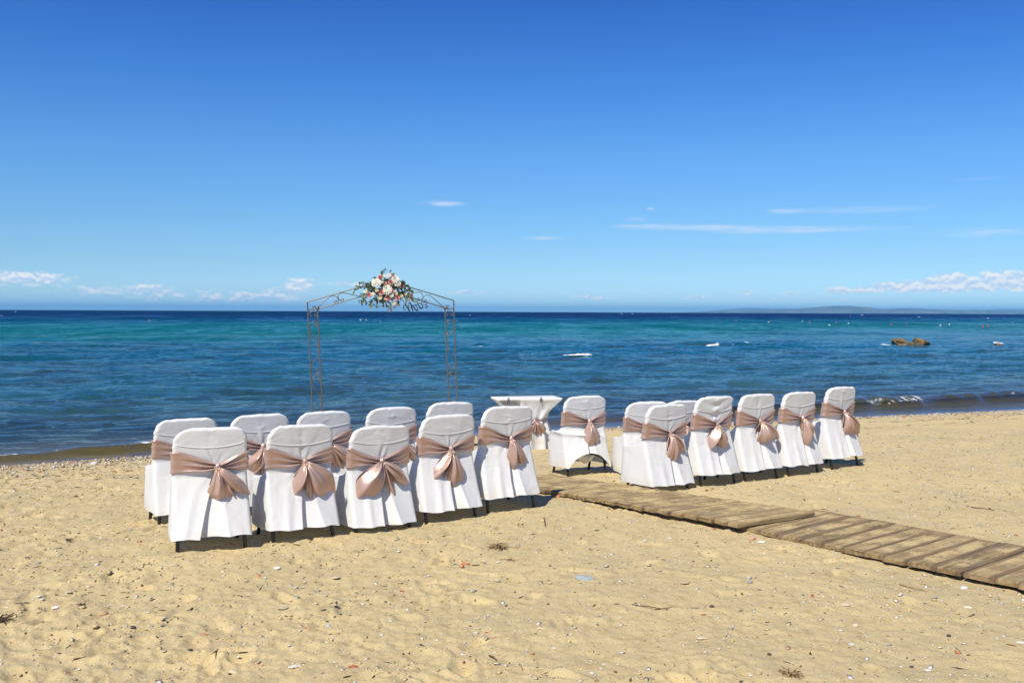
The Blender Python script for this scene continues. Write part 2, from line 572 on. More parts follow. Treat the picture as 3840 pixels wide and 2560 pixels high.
def mat_foam():
    m, t, out = new_mat('sea_foam')
    g = t.n('ShaderNodeNewGeometry').outputs['Position']
    n = t.noise(t.mapping(g, scale=(3.2, 1.0, 7.0)), 1.0, 5, .7)
    b = t.n('ShaderNodeBsdfDiffuse', {'Color': C3(.80, .82, .82), 'Normal': t.bump(n, .7, .1)}).outputs[0]
    tr = t.n('ShaderNodeBsdfTransparent', {'Color': C3(1, 1, 1)}).outputs[0]
    finish(t, out, t.n('ShaderNodeMixShader', {0: t.smooth(n, .35, .50), 1: tr, 2: b}).outputs[0])
    return m


M = {
    'sand': mat_sand(), 'water': mat_water(), 'cloth': mat_cloth(), 'satin': mat_satin(), 'plank': mat_plank(),
    'leg': mat_simple('dark_steel_tube', (.055, .055, .06), .28, .85, .5, .25, 60),
    'iron': mat_simple('grey_painted_iron', (.17, .165, .15), .45, .6, .5, .3, 40, .2),
    'clip': mat_simple('steel_clip', (.10, .10, .10), .35, .8),
    'tint': mat_tint('beach_fragments'),
    'weed': mat_tint('dry_seaweed', .85, .15),
    'foam': mat_foam(),
}

# ------------------------------------------------------------------ sand beach (one polar sheet round the viewer)
def angles():
    dense = np.linspace(-R(34), R(34), 760)
    left = -R(34) - np.cumsum(np.linspace(.004, .12, 40))
    left = left[left > -math.pi]
    right = -left
    a = np.concatenate([left[::-1], dense, right])
    return a


def build_sand():
    A = angles()
    r1 = np.geomspace(.4, 3.8, 22)[:-1]
    r2 = [3.8]
    while r2[-1] < 24:
        r2.append(r2[-1] + max(.010, .0014 * r2[-1] ** 1.5))
    r3 = np.geomspace(24, 450, 26)[1:]
    RR = np.concatenate([r1, r2, r3])
    X = RR[:, None] * np.sin(A)[None, :]
    Y = RR[:, None] * np.cos(A)[None, :]
    s, d, w = sd(X, Y)
    z = ground0(X, Y)
    near = sstep(w - d, .1, 1.6)                # churned sand above the wet rim
    fade = 1 - sstep(RR, 22, 40)[:, None]
    left = .65 + .45 * sstep(-X, -.5, 1.5)
    h = .012 * fbm(X * 1.6, Y * 1.6, 1, 3) + .014 * fbm(X * 4.2, Y * 4.2, 5, 3) * left
    rid = 1 - np.abs(fbm(X * 9, Y * 9, 9, 2))
    h += .010 * (rid - .8) * left + .0095 * left * fbm(X * 20, Y * 20, 12, 3) * (.6 + .8 * np.clip(fbm(X * 1.2, Y * 1.2, 15, 2) + .4, 0, 1))
    z = z + h * near * fade
    # footprints and scuffs
    fr = np.random.RandomState(4)
    flatx, flaty = X, Y
    n_f = 520
    for i in range(n_f):
        yy = fr.uniform(4.0, 14.5)
        xx = fr.uniform(-.56, .56) * yy
        if fr.rand() < .35:
            xx = -abs(xx)
        ang = fr.uniform(0, math.pi)
        la, lb = fr.uniform(.05, .14), fr.uniform(.03, .055)
        dep = fr.uniform(.006, .020) if fr.rand() < .8 else fr.uniform(.02, .034)
        ri = np.searchsorted(RR, [math.hypot(xx, yy) - .35, math.hypot(xx, yy) + .35])
        th = math.atan2(xx, yy)
        ai = np.searchsorted(A, [th - .4 / yy, th + .4 / yy])
        sl = (slice(ri[0], ri[1]), slice(ai[0], ai[1]))
        dx, dy = X[sl] - xx, Y[sl] - yy
        p = dx * math.cos(ang) + dy * math.sin(ang)
        q = -dx * math.sin(ang) + dy * math.cos(ang)
        e = np.maximum(np.sqrt((p / la) ** 2 + (q / lb) ** 2) + .25 * vnoise(dx * 18, dy * 18, i), 0)
        z[sl] += (-dep * np.exp(-e ** 2.4) + dep * .45 * np.exp(-((e - 1.45) / .38) ** 2)) * near[sl]
    wet = (1 - sstep(w - d, -.05, .55)) * 1.0
    nv = np.stack([X, Y, z], -1).reshape(-1, 3)
    faces = grid_faces(len(RR), len(A))
    # close the far sides and the small disc under the viewer
    nA = len(A)
    wrapf = np.array([[r * nA + nA - 1, r * nA, (r + 1) * nA, (r + 1) * nA + nA - 1] for r in range(len(RR) - 1)])
    faces = np.concatenate([faces, wrapf])
    nv = np.concatenate([nv, [[0, 0, 0]]])
    c = len(nv) - 1
    k = np.arange(nA)
    o = mesh_obj('sand_beach', nv, faces, M['sand'], attrs={'wet': np.concatenate([wet.ravel(), [0]])})
    tag(o, kind='structure')
    bm = bmesh.new()
    bm.from_mesh(o.data)
    bm.verts.ensure_lookup_table()
    for i in range(nA):
        try:
            f = bm.faces.new((bm.verts[c], bm.verts[(i + 1) % nA], bm.verts[i]))
            f.smooth = True
        except ValueError:
            pass
    bm.to_mesh(o.data)
    bm.free()
    return RR, A, z


SR, SA, SZ = build_sand()


def gz(x, y):
    """height of the finished sand surface (nearest sample)"""
    r = math.hypot(x, y)
    i = min(max(int(np.searchsorted(SR, r)), 0), len(SR) - 1)
    j = min(max(int(np.searchsorted(SA, math.atan2(x, y))), 0), len(SA) - 1)
    return float(SZ[i, j])


# ------------------------------------------------------------------ sea
def build_sea():
    dense = np.linspace(-R(32), R(32), 650)
    side = -R(32) - np.cumsum(np.linspace(.004, .05, 40))
    side = side[side > -R(100)]
    A = np.concatenate([side[::-1], dense, -side])
    r = [10.0]
    while r[-1] < 900:
        r.append(r[-1] * (1.0036 if r[-1] < 62 else 1.0072))
    RR = np.concatenate([r, np.geomspace(900, 48000, 40)[1:]])
    X = RR[:, None] * np.sin(A)[None, :]
    Y = RR[:, None] * np.cos(A)[None, :]
    s, d, w = sd(X, Y)
    off = d - w
    dr = (RR * np.interp(RR, [55, 70], [.0036, .0072]))[:, None]
    ca, sa_ = math.cos(R(14)), math.sin(R(14))
    a = X * ca + Y * sa_
    b = -X * sa_ + Y * ca
    warp = 1.4 * vnoise(a / 14, b / 14, 40)
    eta = np.zeros_like(X)

    def octave(la, lb, amp, seed, ridge=False):
        wgt = sstep(lb / dr, 1.8, 3.4)
        n = vnoise(a / la + seed * 3.7, (b + warp) / lb + seed * 1.3, seed) + .5 * vnoise(a / (la * .6), (b + warp) / (lb * .62), seed + 50)
        if ridge:
            n = 1.1 - 2.2 * np.abs(n) ** .8
        return amp * n * wgt
    shoal = .25 + .75 * sstep(off, 1.0, 9.0)
    eta += octave(60, 16, .10, 1) * sstep(off, 15, 60)
    eta += octave(22, 6.5, .080, 2) * shoal
    eta += octave(8, 2.8, .070, 3, True) * shoal
    eta += octave(3.2, 1.25, .042, 4, True) * shoal
    eta += octave(1.9, .80, .026, 5, True) * shoal
    eta += octave(1.3, .52, .018, 6, True) * shoal
    eta += octave(.75, .27, .011, 8) * shoal
    eta *= sstep(off, -.2, 1.4) * .85 + .15
    # the small breaker along the shore
    q = off - (1.75 - .9 * sstep(-s, -4, 2)) + .35 * vnoise(s / 2.3, s * 0, 61) + .1 * vnoise(s / .5, s * 0, 62)
    amp = np.interp(s, [-6, -3, 1, 5, 8, 10, 13, 16, 22, 40], [.12, .14, .12, .06, .10, .17, .26, .30, .26, .1])
    amp = amp * (.8 + .3 * vnoise(s / 1.3, s * 0, 63))
    prof = np.where(q < 0, np.exp(-(q / .26) ** 2), np.exp(-(q / .75) ** 2))
    eta += amp * prof
    foam = .80 * np.exp(-((q + .16) / .17) ** 2) * sstep(s, 7.5, 10) * (.5 + .6 * vnoise(s / .9, off / .3, 66))
    foam += .66 * np.exp(-((q + .05) / .10) ** 2) * (1 - sstep(s, 0, 3)) * (.5 + .5 * vnoise(s / .25, off / .1, 67))  # left shore: sun sparkles on the wave, painted white through the foam mask
    # swells that break over the shallow reef further out
    for (x0_, x1_, y_, a_) in ((2080, 2260, 1336, .30), (2600, 2830, 1301, .40), (1770, 1860, 1303, .30), (2000, 2180, 1312, .22), (2860, 3060, 1306, .2), (3260, 3350, 1294, .25), (3690, 3790, 1287, .25), (2500, 2700, 1450, .16), (340, 900, 1500, .09)):
        p0, p1 = wp(x0_, y_), wp(x1_, y_)
        xc, yc, hl = (p0.x + p1.x) / 2, (p0.y + p1.y) / 2 + .8, (p1.x - p0.x) / 2
        dy_ = Y - yc + .25 * vnoise(X / 1.5, Y * 0, 88)
        eta += .62 * a_ * (.65 + .5 * vnoise(X / .9, Y / .6, 89)) * np.exp(-((X - xc) / (hl * 1.2)) ** 4) * np.where(dy_ < 0, np.exp(-(dy_ / .7) ** 2), np.exp(-(dy_ / 1.6) ** 2))
    dist = np.hypot(X, Y)
    z = ZW + eta * (1 - sstep(dist, 3000, 20000))
    nv = np.stack([X, Y, z], -1).reshape(-1, 3)
    faces = grid_faces(len(RR), len(A))
    # leave out what lies well inland under the sand
    keep = (off > -1.2).ravel()
    faces = faces[keep[faces].all(1)]
    used = np.zeros(len(nv), bool)
    used[faces.ravel()] = True
    idx = np.cumsum(used) - 1
    depth = ZW - ground0(X, Y)
    o = mesh_obj('sea', nv[used], idx[faces], M['water'],
                 attrs={'off': off.ravel()[used], 'depth': depth.ravel()[used], 'foam': foam.ravel()[used]})
    tag(o, kind='structure')


build_sea()


# ------------------------------------------------------------------ far headland and hills
def mat_hill():
    m, t, out = new_mat('far_scrub_hills')
    g = t.n('ShaderNodeNewGeometry').outputs['Position']
    n = t.noise(t.mapping(g, scale=(.004, .004, .02)), 1.0, 5, .6)
    c = t.mix(t.smooth(n, .4, .65), (.055, .075, .035), (.22, .18, .11))
    finish(t, out, principled(t, color=c, rough=.95, spec=.1))
    return m


M['hill'] = mat_hill()


def ridge(name, dist, prof, depth, seed):
    xs = np.array([p[0] for p in prof], float)
    hs = np.array([p[1] for p in prof], float) / F * dist
    X = np.linspace((xs[0] - 1920) / F * dist, (xs[-1] - 1920) / F * dist, 260)
    H = np.interp(X, (xs - 1920) / F * dist, hs)
    V = np.linspace(-1, 1, 15)
    Xg, Vg = np.meshgrid(X, V)
    z = H[None, :] * np.clip(1 - Vg ** 2, 0, 1) ** .7 * (1 + .14 * fbm(Xg / (dist * .010), Vg * 3, seed, 4))
    z = z + ZW - 2.0 + 0 * Xg
    Yg = dist + Vg * depth
    nv = np.stack([Xg, Yg, z], -1).reshape(-1, 3)
    o = mesh_obj(name, nv, grid_faces(len(V), len(X)), M['hill'])
    return tag(o, kind='structure')


ridge('hills', 24000, [(2560, 0), (2640, 3), (2750, 9), (2900, 13), (3000, 16), (3090, 24), (3150, 29), (3180, 29), (3225, 22), (3300, 16), (3390, 20), (3480, 16),
                       (3600, 14), (3700, 13), (3840, 10), (4050, 8), (4300, 5), (4600, 0)], 1800, 3)
ridge('hills', 40000, [(2560, 0), (2700, 10), (2800, 19), (2900, 16), (3000, 17), (3100, 18), (3250, 12), (3500, 10), (3800, 18), (4100, 20), (4500, 0)], 3000, 8)

# ------------------------------------------------------------------ boardwalk
def lin(p, q, t):
    return p + (q - p) * t


def plank_mesh(L, W, T, seed):
    """a chamfered board, x along its length, with slightly worn ends"""
    r = np.random.RandomState(seed)
    c = .008
    prof = [(-W / 2, -T / 2), (W / 2, -T / 2), (W / 2, T / 2 - c), (W / 2 - c, T / 2), (-W / 2 + c, T / 2), (-W / 2, T / 2 - c)]
    vs, fs = [], []
    xs = [-L / 2, -L / 2 + .02, -L / 6, L / 6, L / 2 - .02, L / 2]
    sagz = [0, 0] + list(r.uniform(-.003, .002, 2)) + [0, 0]
    for i, x in enumerate(xs):
        for k, (y, z) in enumerate(prof):
            endj = r.uniform(-.006, .006) if i in (0, 5) else 0
            dz = -.004 if (i in (0, 5) and k in (3, 4)) else 0
            vs.append((x + endj, y + r.uniform(-.0025, .0025), z + sagz[i] + dz))
    n = len(prof)
    for i in range(len(xs) - 1):
        for k in range(n):
            k2 = (k + 1) % n
            fs.append((i * n + k, i * n + k2, (i + 1) * n + k2, (i + 1) * n + k))
    fs.append(tuple(range(n - 1, -1, -1)))
    fs.append(tuple(len(vs) - n + k for k in range(n)))
    return vs, [f[::-1] for f in fs]


def boardwalk(label, lA, lB, rA, rB, width, seed, tilt_end=0.0):
    """lA..lB is one long edge (far end first), rA..rB the other"""
    r = random.Random(seed)
    root = empty('boardwalk_section', ((lA + rA) / 2))
    tag(root, label, 'boardwalk', 'sections of the wooden boardwalk')
    org = root.location.copy()
    length = ((lB - lA).length + (rB - rA).length) / 2
    t = 0.0
    while t < length - .05:
        w = width * r.uniform(.84, 1.18)
        if t + w > length:
            w = length - t
        m = (t + w / 2) / length
        p, q = lin(lA, lB, m), lin(rA, rB, m)
        d = q - p
        L = d.length + r.uniform(-.02, .02)
        o = mesh_obj('plank', *plank_mesh(L, w - r.uniform(.003, .008), .034, r.randrange(9999)), M['plank'], root, smooth=False)
        o.location = (p + q) / 2 - org + Vector((r.uniform(-.012, .012) * d.x, r.uniform(-.012, .012) * d.y, -.017 + r.uniform(-.0025, .0025)))
        yaw = math.atan2(d.y, d.x) + R(r.uniform(-.25, .25))
        pit = math.atan2(d.z, math.hypot(d.x, d.y))
        o.rotation_euler = Euler((R(r.uniform(-.6, .6)) + tilt_end, -pit, yaw))
        t += w
    # the bearers below
    for k in (.16, .84):
        a, b = lin(lA, rA, k), lin(lB, rB, k)
        d = (b - a)
        vs, fs = plank_mesh(d.length * .985, .07, .04, 3)
        o = mesh_obj('bearer', vs, fs, M['plank'], root, smooth=False)
        o.location = (a + b) / 2 - org + Vector((0, 0, -.058))
        o.rotation_euler = Euler((0, -math.atan2(d.z, math.hypot(d.x, d.y)), math.atan2(d.y, d.x)))
    return root


BZ = .060
l1a, l1b = gp(2022, 1829, BZ), gp(2770, 1962, BZ + .02)
r1a, r1b = gp(2180, 1792, BZ), gp(3059, 1917, BZ + .02)
l1a = l1a + (l1a - l1b).normalized() * .75
r1a = r1a + (r1a - r1b).normalized() * .42
boardwalk('sandy boardwalk section running between the two chair blocks towards the sea', l1a, l1b, r1a, r1b, .138, 5)
l2a, l2b = gp(2818, 1981, BZ - .025), gp(3840, 2189, BZ)
r2a, r2b = gp(3100, 1914, BZ - .012), gp(3840, 2034, BZ)
l2b = l2b + (l2b - l2a).normalized() * 1.3
_bk = (l2a - l2b).normalized() * .10
l2a, r2a = l2a + _bk, r2a + _bk
r2b = r2a + (l2b - l2a)
r2b.z = l2b.z
boardwalk('brown boardwalk section leaving the picture at the right edge', l2a, l2b, r2a, r2b, .165, 11)


# ------------------------------------------------------------------ covered chairs
NB_A, NB_T, NB_B, NB_C = 32, 2, 18, 32          # back of a ring: left flat, tuck, pleat panel, right flat
NCR, NSD, NFR = 5, 12, 18


class Cover:
    """white chair cover as one lofted cloth; local axes: x along the row, y = facing, z up"""
    H = .855

    def __init__(s, seed, uL=-.05, uR=.09, u0=.02, deep=1.0, lift=0.0, rl=.120, rr=.088, loose=0.0, flare=1.0):
        s.seed, s.uL, s.uR, s.u0, s.deep, s.lift = seed, uL, uR, u0, deep, lift
        s.rl, s.rr, s.loose, s.flare = rl, rr, loose, flare

    def rings(s, ver):
        """ver: list of (zb, zf, ff, thick) per level -> array levels x points x 3"""
        out = []
        for lv in ver:
            out.append(s.ring(*lv))
        return np.array(out)

    def wid(s, z):
        hem = .10
        if z < .52:
            k = (z - hem) / .42
            return .266 * s.flare + (.250 - .266 * s.flare) * k
        return .250 - .004 * (z - .52) / .3

    def fback(s, z):
        if z < .52:
            k = (z - .10) / .42
            return .146 * k ** .85 - .004
        return .142 - .050 * (z - .52) / .33

    def ring(s, zb, zf, ff, wf_k, cap=0.0):
        z = zb
        w = s.wid(z)
        fb = s.fback(z)
        top = s.H
        # rounded upper corners, left and right
        wl, wr = w, w
        if z > top - s.rl:
            dz = min(z - (top - s.rl), s.rl)
            wl = w - s.rl * .95 + .95 * math.sqrt(max(s.rl ** 2 - dz ** 2, 0))
        if z > top - s.rr:
            dz = min(z - (top - s.rr), s.rr)
            wr = w - s.rr * .95 + .95 * math.sqrt(max(s.rr ** 2 - dz ** 2, 0))
        wfl, wfr = wl * wf_k, wr * wf_k
        if cap > 0:
            mid = (fb + ff) / 2
            fb, ff = fb + (mid - fb) * cap, ff + (mid - ff) * cap
        depth = max(ff - fb, .004)
        rc = min(.030, depth * .45)
        hh = min(max((.54 - z) / .44, 0), 1)
        spread = float(sstep(z, .53, .63))
        uL = s.u0 + (s.uL - s.u0) * hh ** .8
        uR = s.u0 + (s.uR - s.u0) * hh ** .9 + .012
        A = np.linspace(-(wl - rc), uL, NB_A)
        T = np.array([uL - .014 * hh * s.deep, uL + .004])
        B = np.linspace(uL + .012, uR, NB_B)
        Cc = np.linspace(uR, wr - rc, NB_C + 1)[1:]
        u = np.concatenate([A, T, B, Cc])
        nb = len(u)
        u = u * (1 - spread) + np.linspace(-(wl - rc), wr - rc, nb) * spread
        f = np.full(nb, fb)
        # pleat: the left flap stands proud, the panel under it is tucked in, the right fold stands proud again
        D = hh ** 1.1 * s.deep
        fa = -.020 * D * np.exp((A - uL) / .07) - .012 * D * np.exp(-((A - uL + .105) / .03) ** 2)
        ft = np.array([.030 * D, .036 * D])
        tb = np.linspace(0, 1, NB_B)
        fbn = .036 * D + (-.058 * D) * tb ** 1.3
        fc = -.022 * D * np.exp(-(Cc - uR) / .06)
        df = np.concatenate([fa, ft, fbn, fc]) * (1 - spread)
        f = f + df
        # the back is a little bowed
        un = u / max(w, .01)
        f = f - .012 * (1 - np.clip(np.abs(un), 0, 1) ** 2) * (1 if z < .6 else 1 - .5 * (z - .6) / .25)
        pts = [np.stack([u, f], 1)]
        ang = np.linspace(0, math.pi / 2, NCR + 2)[1:-1]
        f_r, f_l = f[-1], f[0]
        pts.append(np.stack([wr - rc + rc * np.sin(ang), f_r + rc - rc * np.cos(ang)], 1))
        ts = np.linspace(0, 1, NSD)
        bulge = np.sin(ts * math.pi)
        pts.append(np.stack([wr + (wfr - wr) * ts + .010 * bulge * hh, f_r + rc + (ff - rc - f_r - rc) * ts], 1))
        tf = np.linspace(0, 1, NFR)
        pts.append(np.stack([wfr - rc * .7 - (wfr + wfl - 1.4 * rc) * tf, ff + .006 * np.sin(tf * math.pi)], 1))
        pts.append(np.stack([-(wfl + (wl - wfl) * ts) - .010 * bulge * hh, ff - rc + (f_l + rc - ff + rc) * ts], 1))
        pts.append(np.stack([-(wl - rc) - rc * np.sin(ang[::-1]), f_l + rc - rc * np.cos(ang[::-1])], 1))
        P = np.concatenate(pts)
        zz = np.empty(len(P))
        fn = np.clip((P[:, 1] - fb) / max(ff - fb, 1e-4), 0, 1)
        zz[:] = zb + (zf - zb) * fn
        # lifted hem (one cover is hitched up at the back)
        if s.lift > 0 and zb < .46:
            back = (P[:, 1] < fb + .1)
            k = 1 - (zb - .10) / .36
            lf = s.lift * np.maximum(1 - (P[:, 0] / .235) ** 2, 0) ** .8 * back
            zz = zz + lf * k
        if cap > 0 or z > .80:
            zz = zz + .005 * vnoise(P[:, 0] * 26, P[:, 1] * 0 + s.seed, s.seed) * float(sstep(z, .80, .85)) - .012 * (P[:, 0] / .25) ** 2 * float(sstep(z, .82, .855))
        return np.column_stack([P[:, 0], P[:, 1], zz])

    def levels(s):
        L = []
        for k in np.linspace(0, 1, 34):                     # skirt
            z = .120 + (.44 - .120) * k
            zf = .105 + (.45 - .105) * k
            L.append((z, zf, .48 + .012 * (1 - k), .97))
        for k in np.linspace(0, 1, 9)[1:]:                  # over the seat
            L.append((.44 + .09 * k, .45 + .012 * math.sin(k * 3.1) + .075 * k ** 5, .48 + (.205 - .48) * k, .97 + .03 * k))
        for z in np.linspace(.53, s.H - .018, 46)[1:]:      # hood
            L.append((z, z, s.fback(z) + .055, 1.0))
        for k in np.linspace(0, 1, 6)[1:]:                  # rounded top
            z = s.H - .018 + .018 * math.sin(k * math.pi / 2)
            L.append((z, z, s.fback(z) + .055, 1.0, 1 - math.cos(k * math.pi / 2) * 1.0))
        return L

    def displace(s, P):
        """wrinkles: P levels x points x 3"""
        c = P.mean(1, keepdims=True)
        n = P - c
        n[..., 2] = 0
        ln = np.linalg.norm(n, axis=2, keepdims=True)
        # outward, mostly along the nearest face
        n = n / np.maximum(ln, 1e-4)
        n[..., 0] *= .45
        u, f, z = P[..., 0], P[..., 1], P[..., 2]
        sd_ = s.seed * 7 + 3
        low = sstep(z, .52, .12)
        d = .007 * vnoise(u * 9 + f * 9 + z * 1.2, z * 2.2 + f * 2, sd_) * low
        d += .004 * vnoise(u * 20 + z * 3 + f * 18, z * 3 - f * 5, sd_ + 1) * low
        # pulled creases spreading from the upper corners
        for sgn, k in ((-1, 1.0), (1, .8)):
            e = np.exp(-((u - sgn * .235) / .075) ** 2) * sstep(z, .69, .74) * (1 - sstep(z, .82, .85))
            d += k * .0062 * e * np.sin((z * (105 + 15 * (s.seed % 3)) + u * sgn * 60) + s.seed)
        mid = sstep(z, .58, .66) * (1 - sstep(z, .80, .86))
        d += .004 * vnoise(u * 7 + z * 9, z * 10 - u * 5, sd_ + 2) * mid
        # folds fanning out from the knot, and small tucks where the sash grips
        kx, kz = u - s.u0, z - .585
        rr_ = np.sqrt(kx ** 2 + kz ** 2)
        an = np.arctan2(kz, kx)
        onb = sstep(.24 - f, .0, .05)
        d += .0055 * np.sin(an * 8 + s.seed * 1.7 + 2.0 * vnoise(an * 2, rr_ * 6, sd_ + 5)) * np.exp(-(rr_ / .15) ** 2) * sstep(rr_, .02, .06) * onb
        d += .0035 * np.sin(u * 62 + 3 * vnoise(u * 9, z * 3, sd_ + 6)) * np.exp(-((z - .525) / .035) ** 2)
        # single creases: each a short soft line on the back
        cr_ = np.random.RandomState(s.seed + 400)
        isb = sstep(.24 - f, .0, .05)
        for _ in range(26):
            cu, cz = cr_.uniform(-.22, .22), cr_.uniform(.14, .80)
            if .52 < cz < .72:
                continue
            ca_ = cr_.choice([cr_.uniform(-.4, .4), cr_.uniform(1.1, 2.0)]) if cz < .52 else cr_.uniform(-.35, .35)
            pu, pz = (u - cu) * math.cos(ca_) + (z - cz) * math.sin(ca_), -(u - cu) * math.sin(ca_) + (z - cz) * math.cos(ca_)
            pz = pz + .18 * pu ** 2 / .1
            d += cr_.uniform(.0015, .0042) * cr_.choice([-1, 1, 1]) * np.exp(-(pz / cr_.uniform(.006, .013)) ** 2) * np.exp(-(pu / cr_.uniform(.04, .11)) ** 2) * isb
        if s.loose > 0:                                     # sagging swags across the hood
            sag = z + .10 * (1 - (u / .24) ** 2) - .03 * u
            d += s.loose * .012 * np.sin(sag * 62 + 1.0) * mid
        if s.lift > 0:
            d += .030 * np.exp(-((z - (.475 - .10 * (u + .25))) / .020) ** 2) * (u < .12) + .018 * np.exp(-((z - .44 + .1 * u) / .03) ** 2)
        return P + n * d[..., None]

    def mesh(s):
        P = s.displace(s.rings(s.levels()))
        hem = sstep(P[..., 2], .30, .08)
        P[..., 2] += hem * (.009 * vnoise(P[..., 0] * 7 + P[..., 1] * 6, P[..., 1] * 3, s.seed + 70) + .004 * np.sin(P[..., 0] * 31 + s.seed))
        nl, npt = P.shape[:2]
        faces = [tuple(q) for q in grid_faces(nl, npt, True)]
        top = [(nl - 1) * npt + i for i in range(npt)]
        faces.append(tuple(top))
        return P.reshape(-1, 3), faces

    def point(s, u, z, out=0.0):
        f = s.fback(z) - .012 * (1 - min(abs(u) / .24, 1) ** 2) * (1 if z < .6 else 1 - .5 * (z - .6) / .25)
        return Vector((u, f - out, z))


def sash_band(cv, seed, lo=.545, hi=.70, ku=.02):
    """satin band round the backrest, gathered towards the knot"""
    r = np.random.RandomState(seed)
    base = cv.ring(.62, .62, cv.fback(.62) + .055, 1.0)
    npt = len(base)
    NV = 27
    u = base[:, 0]
    back = base[:, 1] < cv.fback(.62) + .012
    t = np.where(back, np.abs(u - ku) / .24, 1.0)
    t = np.clip(t, 0, 1)
    p1, p2 = r.uniform(0, 6, 2)
    zlo = lo + .022 * (1 - t) ** 1.4 + .004 * np.sin(u * 30 + p1)
    zhi = (lo + .055) + (hi - lo - .055) * t ** .95 + .003 * np.sin(u * 24 + p2)
    V = np.linspace(0, 1, NV)
    rows = []
    for v in V:
        row = np.empty((npt, 3))
        for i in range(npt):
            z = zlo[i] + (zhi[i] - zlo[i]) * v
            w = cv.wid(z) / cv.wid(.62)
            fb = cv.fback(z) - cv.fback(.62)
            row[i] = (base[i, 0] * w, base[i, 1] + fb, z)
        rows.append(row)
    P = np.array(rows)
    c = P.mean(1, keepdims=True)
    n = P - c
    n[..., 2] = 0
    n[..., 1] *= 6
    n /= np.maximum(np.linalg.norm(n, axis=2, keepdims=True), 1e-4)
    near = (1 - t)[None, :]
    vv = V[:, None]
    drift = vv + .10 * np.sin(u * 9 + p2)[None, :]
    fold = (.0012 + .0115 * near ** .8) * np.sin(2 * math.pi * (2.6 * drift + .2 * near) + p1) + .0034 * near ** .6 * np.sin(2 * math.pi * 5.7 * (drift + .06 * vnoise(u[None, :] * 14, vv * 2, seed)) + p2)
    edge = .006 * np.exp(-((vv - .93) / .07) ** 2) + .005 * np.exp(-((vv - .06) / .06) ** 2)
    d = .011 + fold + edge + .010 * near ** 3
    d[0, :] = .002
    d[-1, :] = .002
    P = P + n * d[..., None]
    return P.reshape(-1, 3), grid_faces(NV, npt, True)


def bow_loop(theta, L, W, D, seed, lift=.02):
    """a drooping puffed loop of ribbon: theta from straight down, seen from behind; local x right, z up, -y outwards"""
    r = np.random.RandomState(seed)
    NT_, NV = 34, 29
    T = np.linspace(0, 1, NT_)[:, None]
    V = np.linspace(-1, 1, NV)[None, :]
    th = R(theta)
    d = np.array([math.sin(th), 0, -math.cos(th)])
    c = np.array([math.cos(th), 0, math.sin(th)])
    a0_ = 1 - np.abs(2 * T - 1) ** 1.8                             # 0 at the knot, 1 at the far end
    p = r.uniform(0, 6, 4)
    tip = 1 - .30 * np.abs(V) ** 2.6 + .07 * np.sin(V * 2.6 + p[2])
    along = L * a0_ * (1 - (1 - tip) * a0_)
    wid = .008 + (W - .008) * np.sin(math.pi * (.02 + .63 * a0_))
    layer = np.where(T < .5, 1.0, -.25)
    puff = np.sin(math.pi * np.clip(a0_, 0, 1) ** .85) ** .8
    out = lift + layer * D * .95 * puff * (1 - .75 * V ** 2) + .004
    out = out + (.010 + .008 * (1 - a0_)) * np.sin(V * 4.6 + p[0] + T * 1.2) * np.minimum(a0_ * 4, 1) + .0055 * np.sin(V * 10 + p[1] + 2 * T) * (1 - a0_ * .5)
    out = out + .011 * vnoise(V * 1.6 + seed, a0_ * 3 + layer, seed) * a0_ + .004 * vnoise(V * 5 + seed, a0_ * 8 + layer, seed + 1)
    across = V * wid * (1 + .07 * np.sin(T * 7 + p[2]))
    curl = .10 * W * a0_ * np.sin(p[3] + 2 * a0_)
    P = along[..., None] * d + (across + curl)[..., None] * c
    P[..., 1] -= np.maximum(out, .004)
    # gravity pulls the far end down and in
    P[..., 2] -= .16 * np.abs(P[..., 0]) * (along / max(L, .01))
    return P.reshape(-1, 3), grid_faces(NT_, NV)


def bow_tail(theta, L, W, seed, lift=.024, bend=0.0):
    r = np.random.RandomState(seed)
    NT_, NV = 28, 19
    T = np.linspace(0, 1, NT_)[:, None]
    V = np.linspace(-1, 1, NV)[None, :]
    p = r.uniform(0, 6, 4)
    cut = 1 + .10 * V * (1 if seed % 2 else -1)
    tl = T * cut * L
    th = R(theta) + R(bend) * T
    wid = .009 + (W - .009) * sstep(T, 0, .8) ** .8
    x = np.sin(th) * tl + np.cos(th) * V * wid
    z = -np.cos(th) * tl + np.sin(th) * V * wid
    out = .024 + (lift - .024) * np.sin(math.pi * np.minimum(T * 1.1 + .12, 1)) ** .7 + .012 * np.sin(math.pi * T * .9) - .010 * T + (.006 + .010 * T) * np.sin(V * 4.4 + p[0] + T * 2) + .004 * np.sin(T * 9 + p[1]) + .005 * vnoise(V * 2, T * 6, seed)
    P = np.stack([x, -np.maximum(out, .003) + 0 * x, z], -1)
    return P.reshape(-1, 3), grid_faces(NT_, NV)


def knot_mesh(seed, sx=.021, sy=.015, sz=.027):
    NT_, NV = 14, 18
    T = np.linspace(.04, .96, NT_)[:, None] * math.pi
    V = np.linspace(0, 2 * math.pi, NV, endpoint=False)[None, :]
    rr = 1 + .18 * np.sin(V * 6 + seed) * np.sin(T) + .06 * np.sin(T * 4 + V * 2)
    P = np.stack([sx * rr * np.cos(V) * np.sin(T), sy * rr * np.sin(V) * np.sin(T), sz * rr * np.cos(T) + 0 * V], -1)
    f = [tuple(q) for q in grid_faces(NT_, NV, True)]
    f.append(tuple(range(NV - 1, -1, -1)))
    f.append(tuple((NT_ - 1) * NV + k for k in range(NV)))
    return P.reshape(-1, 3), f


def add_thick(o, th):
    md = o.modifiers.new('thickness', 'SOLIDIFY')
    md.thickness = th
    md.offset = 0
    return o


